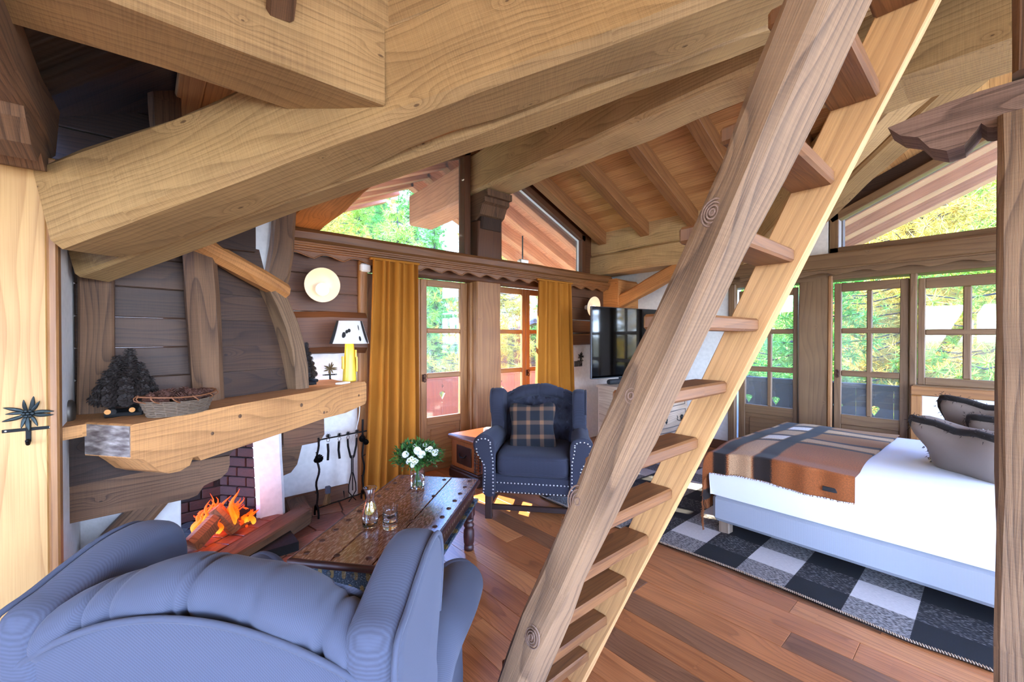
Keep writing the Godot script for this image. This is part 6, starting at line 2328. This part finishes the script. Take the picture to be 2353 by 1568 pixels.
		for i in oc.size() + 1:
			var a := oc[i % oc.size()]
			pts.append(tf * Vector3(a.x * 1.02, a.y * 1.02, .006 * sin(i * 1.7)))
		tube(b, pts, .02, 10, false)
		for i in 700:
			var p: Vector3 = pts[rng.randi() % pts.size()]
			var d := Vector3(rng.randf() - .5, rng.randf() - .5, rng.randf() - .5).normalized()
			p += Vector3(rng.randf() - .5, rng.randf() - .5, rng.randf() - .5) * .03 + d * .02
			tube(b, [p, p + d * .014 + Vector3(0, -.003, 0)], [.0022, .0004], 3, false)
		obj("fur_trim", b, M["furtrim"], cu)
		b = MB.new()
		for k in 3:
			var c := Vector3(-.09 + k * .08, .10 - k * .09, 0)
			for i in 11:
				var a := TAU * i / 11
				var r0 := .012
				var pts2 := []
				for m in 4:
					var r := r0 + m * .012
					var pp := c + Vector3(cos(a + m * .12), sin(a + m * .12), 0) * r
					var kk := clampf(1.0 - pow(maxf(absf(pp.x), absf(pp.y)) / .235, 4.0), 0, 1)
					pts2.append(tf * Vector3(pp.x, pp.y, .0855 * pow(kk, .4) + .001))
				tube(b, pts2, .0022, 4, false)
		obj("embroidery", b, M["embroid"], cu)
	b = MB.new()
	puff(b, oc, .05, Transform3D(Basis(Vector3.RIGHT, -PI / 2), Vector3(3.85, .66, .30)), .4, 10)
	solo("blue_cushion", b, M["bluecloth"], "small blue cushion glimpsed between the fur-trimmed cushions", "cushion")
	# rug
	b = MB.new()
	rows = []
	var und := []
	for i in 53:
		var z := lerpf(-2.62, .0, i / 52.0)
		var line := PackedVector3Array()
		var l2 := PackedVector3Array()
		for j in 37:
			var w := j / 36.0
			var edge := .03 * sin(z * 2.4 + .6) - .05 * smoothstep(-.3, .0, z) * (1.0 if w < .5 else 0.0) * (1.0 - w * 2.0)
			var x := 2.625 + 1.84 * w - edge * (1.0 - w)
			var y := .013 + .002 * sin(x * 6.0 + z * 3.0) + .016 * exp(-pow((z + 1.20) / .05, 2.0)) * exp(-pow((x - 3.0) / .12, 2.0))
			line.append(Vector3(x, y, z))
			l2.append(Vector3(x, .003, z))
		rows.append(line)
		und.append(l2)
	grid(b, rows, 1, 1, false, true)
	grid(b, und, 1, 1, false, false)
	for i in b.v.size(): b.t[i] = Vector2(-b.v[i].z / 3.06, (b.v[i].x - 2.62) / 1.84)
	var rg := thing("rug", "black, grey and white checked woven rug under the bed", "rug", Vector3(3.5, 0, -1.3))
	for i in b.v.size(): b.v[i] -= rg.position
	obj("woven_field", b, M["rug"], rg)
	b = MB.new()
	for i in range(0, 52):
		for k in 5:
			var p: Vector3 = rows[i][0].lerp(rows[i + 1][0], k / 5.0) - rg.position
			tube(b, [p + Vector3(.004, .004, 0), p + Vector3(-.008, .003, .006), p + Vector3(.002, -.008, .008)], .0032, 4, false)
	obj("stitched_edge", b, M["limed"], rg).set_meta("kind", "stuff")
	b = MB.new()
	for r in [rows]:
		var pts := []
		for i in 53: pts.append(r[i][0] - rg.position + Vector3(0, -.003, 0))
		tube(b, pts, .006, 6)
	obj("binding", b, M["black"], rg)

func ladder():
	var o := thing("ladder", "steep timber ladder with one weathered hewn stringer and one planed stringer", "ladder", Vector3(1.05, 0, -1.0))
	var at := Transform3D(Basis(), -o.position)
	var zc := func(y: float, c: float) -> float: return c + (y - 1.4) * .466
	var b := MB.new()
	b.xf = at
	beam(b, Vector3(.822, .0, zc.call(0.0, -.436)), Vector3(.815, 2.75, zc.call(2.75, -.436)), .125, .080, .014, .007, Vector3(0, .42, -.9))
	var os := obj("hewn_stringer", b, M["weathered"], o)
	os.set_meta("label", "weathered hewn stringer with knots")
	b = MB.new()
	for q in [[.62, .03, .02], [1.02, .035, -.01], [1.28, .03, .01], [.35, .02, 0.0], [1.62, .022, .015]]:
		var c: Vector3 = at * Vector3(.756, q[0], zc.call(q[0], -.436) + q[2] - .012)
		for k in 4:
			var pts := []
			for i in 21:
				var a := TAU * i / 20
				var dn := Vector3(0, .906, .42)
				var ds := Vector3(0, -.42, .906)
				pts.append(c + (dn * cos(a) * 1.3 + ds * sin(a)) * q[1] * (.2 + .22 * k) + Vector3(-.0015 + .0012 * k, 0, 0))
			tube(b, pts, .0022, 5, false)
		ell(b, c + Vector3(.002, 0, 0), Vector3(.004, q[1] * .3, q[1] * .22), 10, 6)
	obj("knot", b, M["grey_old"], os).set_meta("kind", "stuff")
	b = MB.new()
	b.xf = at
	beam(b, Vector3(1.318, 0, zc.call(0.0, -.487)), Vector3(1.318, 2.75, zc.call(2.75, -.487)), .034, .102, .003, .0015, Vector3(0, .42, -.9))
	obj("planed_stringer", b, M["stringer"], o)
	for n in range(1, 15):
		var y := n * .1825 - .007
		var z: float = -.437 + (y - 1.453) * .466
		b = MB.new()
		box(b, Vector3(.437, .036, .098), Transform3D(Basis(), Vector3(1.0835, y - .018, z - .05) + at.origin), .006, 0)
		obj("rung", b, M["rung"], o)

func exterior():
	# hillside
	var b := MB.new()
	var hf := func(x: float, z: float) -> float:
		var d := maxf(maxf(-z - 9.0, 0.0), 0.0)
		var e := maxf(x - 11.0, 0.0)
		var far := sqrt(d * d + e * e)
		return -3.2 + far * .5 + .5 * sin(x * .31) * cos(z * .27) + .2 * sin(x * 1.1 + z * .7)
	var rows := []
	for i in 71:
		var line := PackedVector3Array()
		for j in 71:
			var x := lerpf(-50, 75, j / 70.0)
			var z := lerpf(14, -75, i / 70.0)
			line.append(Vector3(x, hf.call(x, z), z))
		rows.append(line)
	grid(b, rows, 10, 10, false, false)
	var g := obj("hillside", b, M["meadow"])
	tag(g, "dry golden meadow slope rising behind the larches", "hillside", "", "structure")
	# larches
	var tuft := MB.new()
	rng.seed = 31
	for i in 16:
		var d := Vector3(rng.randf() - .5, rng.randf() * .7 - .2, rng.randf() - .5).normalized()
		var l := rng.randf_range(.10, .22)
		var s := d.cross(Vector3(rng.randf() - .5, rng.randf() - .5, rng.randf() - .5)).normalized() * .009
		var u := d.cross(s).normalized() * .006
		var z := Vector2.ZERO
		tuft.tri(-s, s, d * l, z, z, z)
		tuft.tri(s, u, d * l, z, z, z)
		tuft.tri(u, -s, d * l, z, z, z)
	var tm := build(tuft)
	var made := []
	var n := 0
	var kinds := ["larch_green", "larch_lime", "larch_gold"]
	var words := ["green", "lime green", "golden"]
	var make := func(sd: int, h: float, mk: int, lo: float) -> Array:
		rng.seed = sd
		var tb := MB.new()
		tube(tb, [Vector3(0, -.5, 0), Vector3(.03, h * .3, 0), Vector3(0, h * .7, .04), Vector3(0, h, 0)], [h * .021, h * .016, h * .009, .01], 10)
		var bb := MB.new()
		var mm := MultiMesh.new()
		mm.transform_format = MultiMesh.TRANSFORM_3D
		mm.mesh = tm
		var xs := []
		var levels := int(h * 4.2)
		for i in levels:
			var t := lerpf(lo, .985, i / float(levels - 1))
			var cnt := 3 if i % 2 else 4
			for k in cnt:
				var a := rng.randf() * TAU
				var l := h * .23 * pow(1.0 - t, .7) * rng.randf_range(.7, 1.15) + .25
				var d := Vector3(cos(a), -.12 - .15 * rng.randf(), sin(a))
				var p0 := Vector3(0, h * t, 0)
				var mid := p0 + d * l * .55
				var tip := p0 + Vector3(d.x, d.y + .15, d.z) * l
				tube(bb, [p0, mid, tip], [.018, .012, .004], 5, false)
				var q := int(l * 15) + 3
				for m in q:
					var s := float(m + 1) / q
					var p := p0.lerp(mid, s * 2.0) if s < .5 else mid.lerp(tip, s * 2.0 - 1.0)
					var sp := .10 + .20 * s * (1.15 - s) * l
					p += Vector3(rng.randf() - .5, (rng.randf() - .85) * 1.1, rng.randf() - .5) * sp * 2.0
					xs.append(Transform3D(Basis(Vector3(rng.randf() - .5, rng.randf() - .5, rng.randf() - .5).normalized(), rng.randf() * TAU).scaled(Vector3.ONE * rng.randf_range(.8, 1.5)), p))
		mm.instance_count = xs.size()
		for i in xs.size(): mm.set_instance_transform(i, xs[i])
		return [build(tb), build(bb), mm, h]
	var protos := []
	for i in 4: protos.append(make.call(100 + i * 7, [9.0, 8.0, 10.0, 7.0][i], 0, [.16, .10, .2, .06][i]))
	var spots := []
	rng.seed = 77
	# near ones seen through each window, then the slope behind
	for q in [[1.2, -10.0, 0, .55], [3.4, -9.0, 1, .5], [-.8, -11.5, 0, .62], [5.6, -11.5, 1], [.2, -14.5, 2, .72], [2.6, -14.0, 0, .78], [4.6, -15.5, 2], [6.6, -17.0, 1], [-3.2, -13.5, 1], [8.6, -14.5, 0], [7.4, -9.6, 2], [9.4, -2.4, 0], [9.9, .3, 1], [11.6, -4.4, 1], [12.0, -1.2, 2], [11.2, -6.6, 2], [13.4, .9, 1], [13.8, -3.0, 0], [10.4, -8.6, 0], [15.0, -6.0, 2], [13.2, -9.0, 1], [16.6, -1.0, 2], [17.4, -4.6, 1], [9.2, 2.2, 2], [15.8, 2.6, 0]]:
		spots.append(q)
	for i in 18:
		spots.append([rng.randf_range(-16, 14), rng.randf_range(-34, -18), rng.randi() % 3])
	for i in 14:
		spots.append([rng.randf_range(18, 36), rng.randf_range(-18, 8), rng.randi() % 3])
	var where := ["outside the balcony doors", "outside the right-hand windows", "on the slope beyond the gable", "on the slope beyond the right windows"]
	# keep the low sun's path to the balcony doors open
	spots = spots.filter(func(q): return not (q[1] < -16.0 and absf(q[0] - (3.0 + .28 * (q[1] + 4.0))) < 4.0 and hf.call(q[0], q[1]) + 10.5 > -.48 * (q[1] + 4.0)))
	for i in spots.size():
		var s: Array = spots[i]
		var pr: Array = protos[i % 4]
		var near := i < 25
		var side := 1 if s[0] > 9.0 and s[1] > -9.0 or s[0] > 17.5 else 0
		var t := thing("larch", "%s larch tree growing %s" % [words[s[2]], where[side + (0 if near else 2)]], "tree", Vector3(s[0], hf.call(s[0], s[1]) - .1, s[1]), rng.randf() * TAU, "%s larches %s" % [words[s[2]], where[side + (0 if near else 2)]])
		obj("trunk", pr[0], M["bark"], t)
		obj("branches", pr[1], M["bark"], t)
		var mi := MultiMeshInstance3D.new()
		mi.name = "foliage"
		mi.multimesh = pr[2]
		mi.material_override = M[kinds[s[2]]]
		mi.set_meta("kind", "stuff")
		t.add_child(mi, true)
		t.scale = Vector3.ONE * (s[3] if s.size() > 3 else rng.randf_range(.85, 1.15) if near else rng.randf_range(1.0, 1.3))
	# balcony outside the gable doors
	var bal := thing("balcony", "timber balcony deck outside the glazed doors, sunlight put into its pale colour", "", Vector3.ZERO, 0, "", "structure")
	for k in 8:
		part_box("deck_board", Vector3(.2, -.10, -5.18 + k * .145), Vector3(5.6, -.07, -5.04 + k * .145), "deck", bal, .004, 0)
	var cut := func(poly_list: Array, c: Vector2, s: float):     # cross, heart tulip and drop, as openings
		poly_list.append([c + Vector2(0, .30) * s, "star"])
	var balus := func(label: String, x0: float, x1: float, at: Transform3D, m: String, period: float, off: float):
		var o := thing("balustrade", label, "balustrade", at.origin)
		o.transform = at
		var x := x0
		var i := 0
		while x < x1 - .01:
			var xe := minf(x + period, x1)
			var cx := x + (xe - x) * .5
			# two half boards meet along the line of cut-outs
			for s in [-1, 1]:
				var outl := PackedVector2Array()
				var edge := [[.90, 0.0], [.815, .0], [.80, .006], [.785, .03], [.775, .006], [.755, .0], [.70, .0], [.695, .03], [.685, .045], [.665, .05], [.645, .035], [.63, .03], [.60, .012], [.575, .0], [.54, .0], [.53, .008], [.52, .0], [.32, 0.0], [.30, .006], [.285, .03], [.275, .006], [.255, .0], [.2, .0], [.195, .03], [.185, .045], [.165, .05], [.145, .035], [.10, .012], [.075, .0], [.0, .0]]
				for q in edge: outl.append(Vector2(cx + s * (q[1] * .92 + .0012), q[0] * .88 + .02))
				outl.append(Vector2(cx + s * period * .5 - s * .003, .02))
				outl.append(Vector2(cx + s * period * .5 - s * .003, .812))
				var bb := MB.new()
				prism(bb, outl, .028, Transform3D.IDENTITY, 1.0, true)
				obj("rail_board", bb, M[m], o)
			x += period
			i += 1
		var hb := MB.new()
		bx(hb, Vector3(x0, .81, -.03), Vector3(x1, .87, .06), .008)
		obj("handrail", hb, M[m], o)
		hb = MB.new()
		bx(hb, Vector3(x0, .06, -.04), Vector3(x1, .12, 0), .006)
		bx(hb, Vector3(x0, .68, -.04), Vector3(x1, .73, 0), .006)
		obj("cross_rail", hb, M[m], o)
	balus.call("red-brown board balustrade with carved cut-outs beyond the balcony", .2, 5.6, Transform3D(Basis(), Vector3(0, 0, -5.16)), "rail_red", .54, 0.0)
	balus.call("dark board balustrade with heart and star cut-outs outside the right-hand doors", -2.6, 1.6, Transform3D(Basis(Vector3.UP, -PI / 2), Vector3(5.98, .02, 0)), "rail_dark", .315, 0.0)
	part_box("deck_board", Vector3(5.7, -.10, -2.3), Vector3(6.1, -.07, 1.4), "deck", bal, .004, 2)
	b = MB.new()
	bx(b, Vector3(2.44, .30, -5.06), Vector3(2.80, .40, -4.92), .01)
	bx(b, Vector3(2.5, -.07, -5.05), Vector3(2.74, .30, -4.93), .01)
	solo("planter", b, M["white"], "white planter box standing before the red-brown balustrade", "planter")
	# floodlight under the eaves
	var fl := thing("floodlight", "small floodlight fixed outside below the eaves", "floodlight", Vector3(4.28, 2.50, -4.65))
	b = MB.new()
	bx(b, Vector3(-.08, -.07, -.03), Vector3(.08, .06, .03), .01)
	for k in 5: bx(b, Vector3(-.07 + k * .03, -.05, -.06), Vector3(-.06 + k * .03, .05, -.03), .002)
	obj("housing", b, M["black"], fl)
	b = MB.new()
	bx(b, Vector3(-.07, -.06, .028), Vector3(.07, .05, .034), .003)
	obj("lamp_face", b, M["flood"], fl)
	b = MB.new()
	tube(b, [Vector3(0, .05, -.02), Vector3(.01, .42, -.03)], .012, 6)
	obj("bracket", b, M["black"], fl)
	# neighbouring chalet
	var ch := thing("chalet", "neighbouring white chalet with timber gable and slate roof beyond the balcony", "building", Vector3(11.4, -3.0, -12.2), deg_to_rad(-38))
	b = MB.new()
	bx(b, Vector3(-2.4, 0, -3), Vector3(2.4, 3.3, 2.4), .01)
	obj("wall", b, M["chalet_wall"], ch)
	b = MB.new()
	prism(b, PackedVector2Array([Vector2(-2.4, 3.3), Vector2(2.4, 3.3), Vector2(2.4, 3.7), Vector2(0, 4.75), Vector2(-2.4, 3.7)]), 5.2, Transform3D(Basis(), Vector3(0, 0, -2.9)))
	obj("gable", b, M["chalet_wood"], ch)
	for s in [-1, 1]:
		b = MB.new()
		box(b, Vector3(3.4, .12, 6.6), Transform3D(Basis(Vector3(0, 0, 1), -s * .41), Vector3(s * 1.5, 4.28, -.2)), .01)
		obj("roof", b, M["slate"], ch)
	for q in [[-1.2, 2.0], [1.0, 2.0]]:
		b = MB.new()
		bx(b, Vector3(q[0] - .4, q[1] - .45, 2.38), Vector3(q[0] + .4, q[1] + .45, 2.46), .01)
		var w := obj("window", b, M["chalet_wood"], ch)
		b = MB.new()
		bx(b, Vector3(q[0] - .3, q[1] - .35, 2.45), Vector3(q[0] + .3, q[1] + .35, 2.47), .0)
		obj("window_glass", b, M["screen"], w)

func _ready():
	# camera
	var cam := Camera3D.new()
	cam.name = "camera"
	add_child(cam)
	cam.fov = rad_to_deg(2.0 * atan(784.0 / 971.0))
	cam.near = .05
	cam.far = 400.0
	cam.position = Vector3(0, 1.4, 0)
	cam.look_at(Vector3(0, 1.4, 0) + Vector3(.6571, -.00875, -.7538), Vector3.UP)
	cam.current = true
	# sky and exposure
	var sky := ProceduralSkyMaterial.new()
	sky.sky_top_color = Color(.36, .56, .90)
	sky.sky_horizon_color = Color(.80, .88, .97)
	sky.ground_bottom_color = Color(.45, .44, .38)
	sky.ground_horizon_color = Color(.70, .70, .62)
	sky.sky_energy_multiplier = 4.8
	sky.ground_energy_multiplier = 2.0
	var env := Environment.new()
	env.background_mode = Environment.BG_SKY
	env.sky = Sky.new()
	env.sky.sky_material = sky
	env.tonemap_mode = Environment.TONE_MAPPER_LINEAR
	env.tonemap_exposure = 1.38
	env.sdfgi_enabled = true
	env.ssao_enabled = true
	env.ssil_enabled = true
	var we := WorldEnvironment.new()
	we.name = "world"
	we.environment = env
	add_child(we)
	# autumn sun from beyond the balcony
	var sun := DirectionalLight3D.new()
	sun.name = "sun"
	sun.light_color = Color(1.0, .95, .86)
	sun.light_energy = 14.0
	sun.light_angular_distance = .53
	sun.shadow_enabled = true
	add_child(sun)
	sun.look_at_from_position(Vector3.ZERO, Vector3(.22, -.5, .83), Vector3.UP)
	# area lights in unseen windows, lighting the room from behind and the left
	for a in [[Vector3(-.4, 1.4, 2.95), Vector3(-.4, 1.3, 0), Vector2(3.5, 1.75), 18.0, Color(.82, .90, 1.0)],
			[Vector3(3.3, 1.4, 2.95), Vector3(3.3, 1.3, 0), Vector2(2.5, 1.75), 15.0, Color(.84, .91, 1.0)],
			[Vector3(-3.05, 1.5, .15), Vector3(0, 1.6, -.4), Vector2(2.8, 1.35), 2.2, Color(1.0, .95, .74)]]:
		var l := AreaLight3D.new()
		l.name = "unseen_window_light"
		l.area_size = a[2]
		l.light_energy = a[3]
		l.light_color = a[4]
		l.set("area_range", 20.0)
		l.shadow_enabled = true
		add_child(l, true)
		l.look_at_from_position(a[0], a[1], Vector3.UP)
	rng.seed = 20240
	textures()
	materials()
	floor_()
	walls()
	roof()
	beams()
	windows()
	fireplace()
	mantel_things()
	fire_tools()
	furniture()
	exterior()
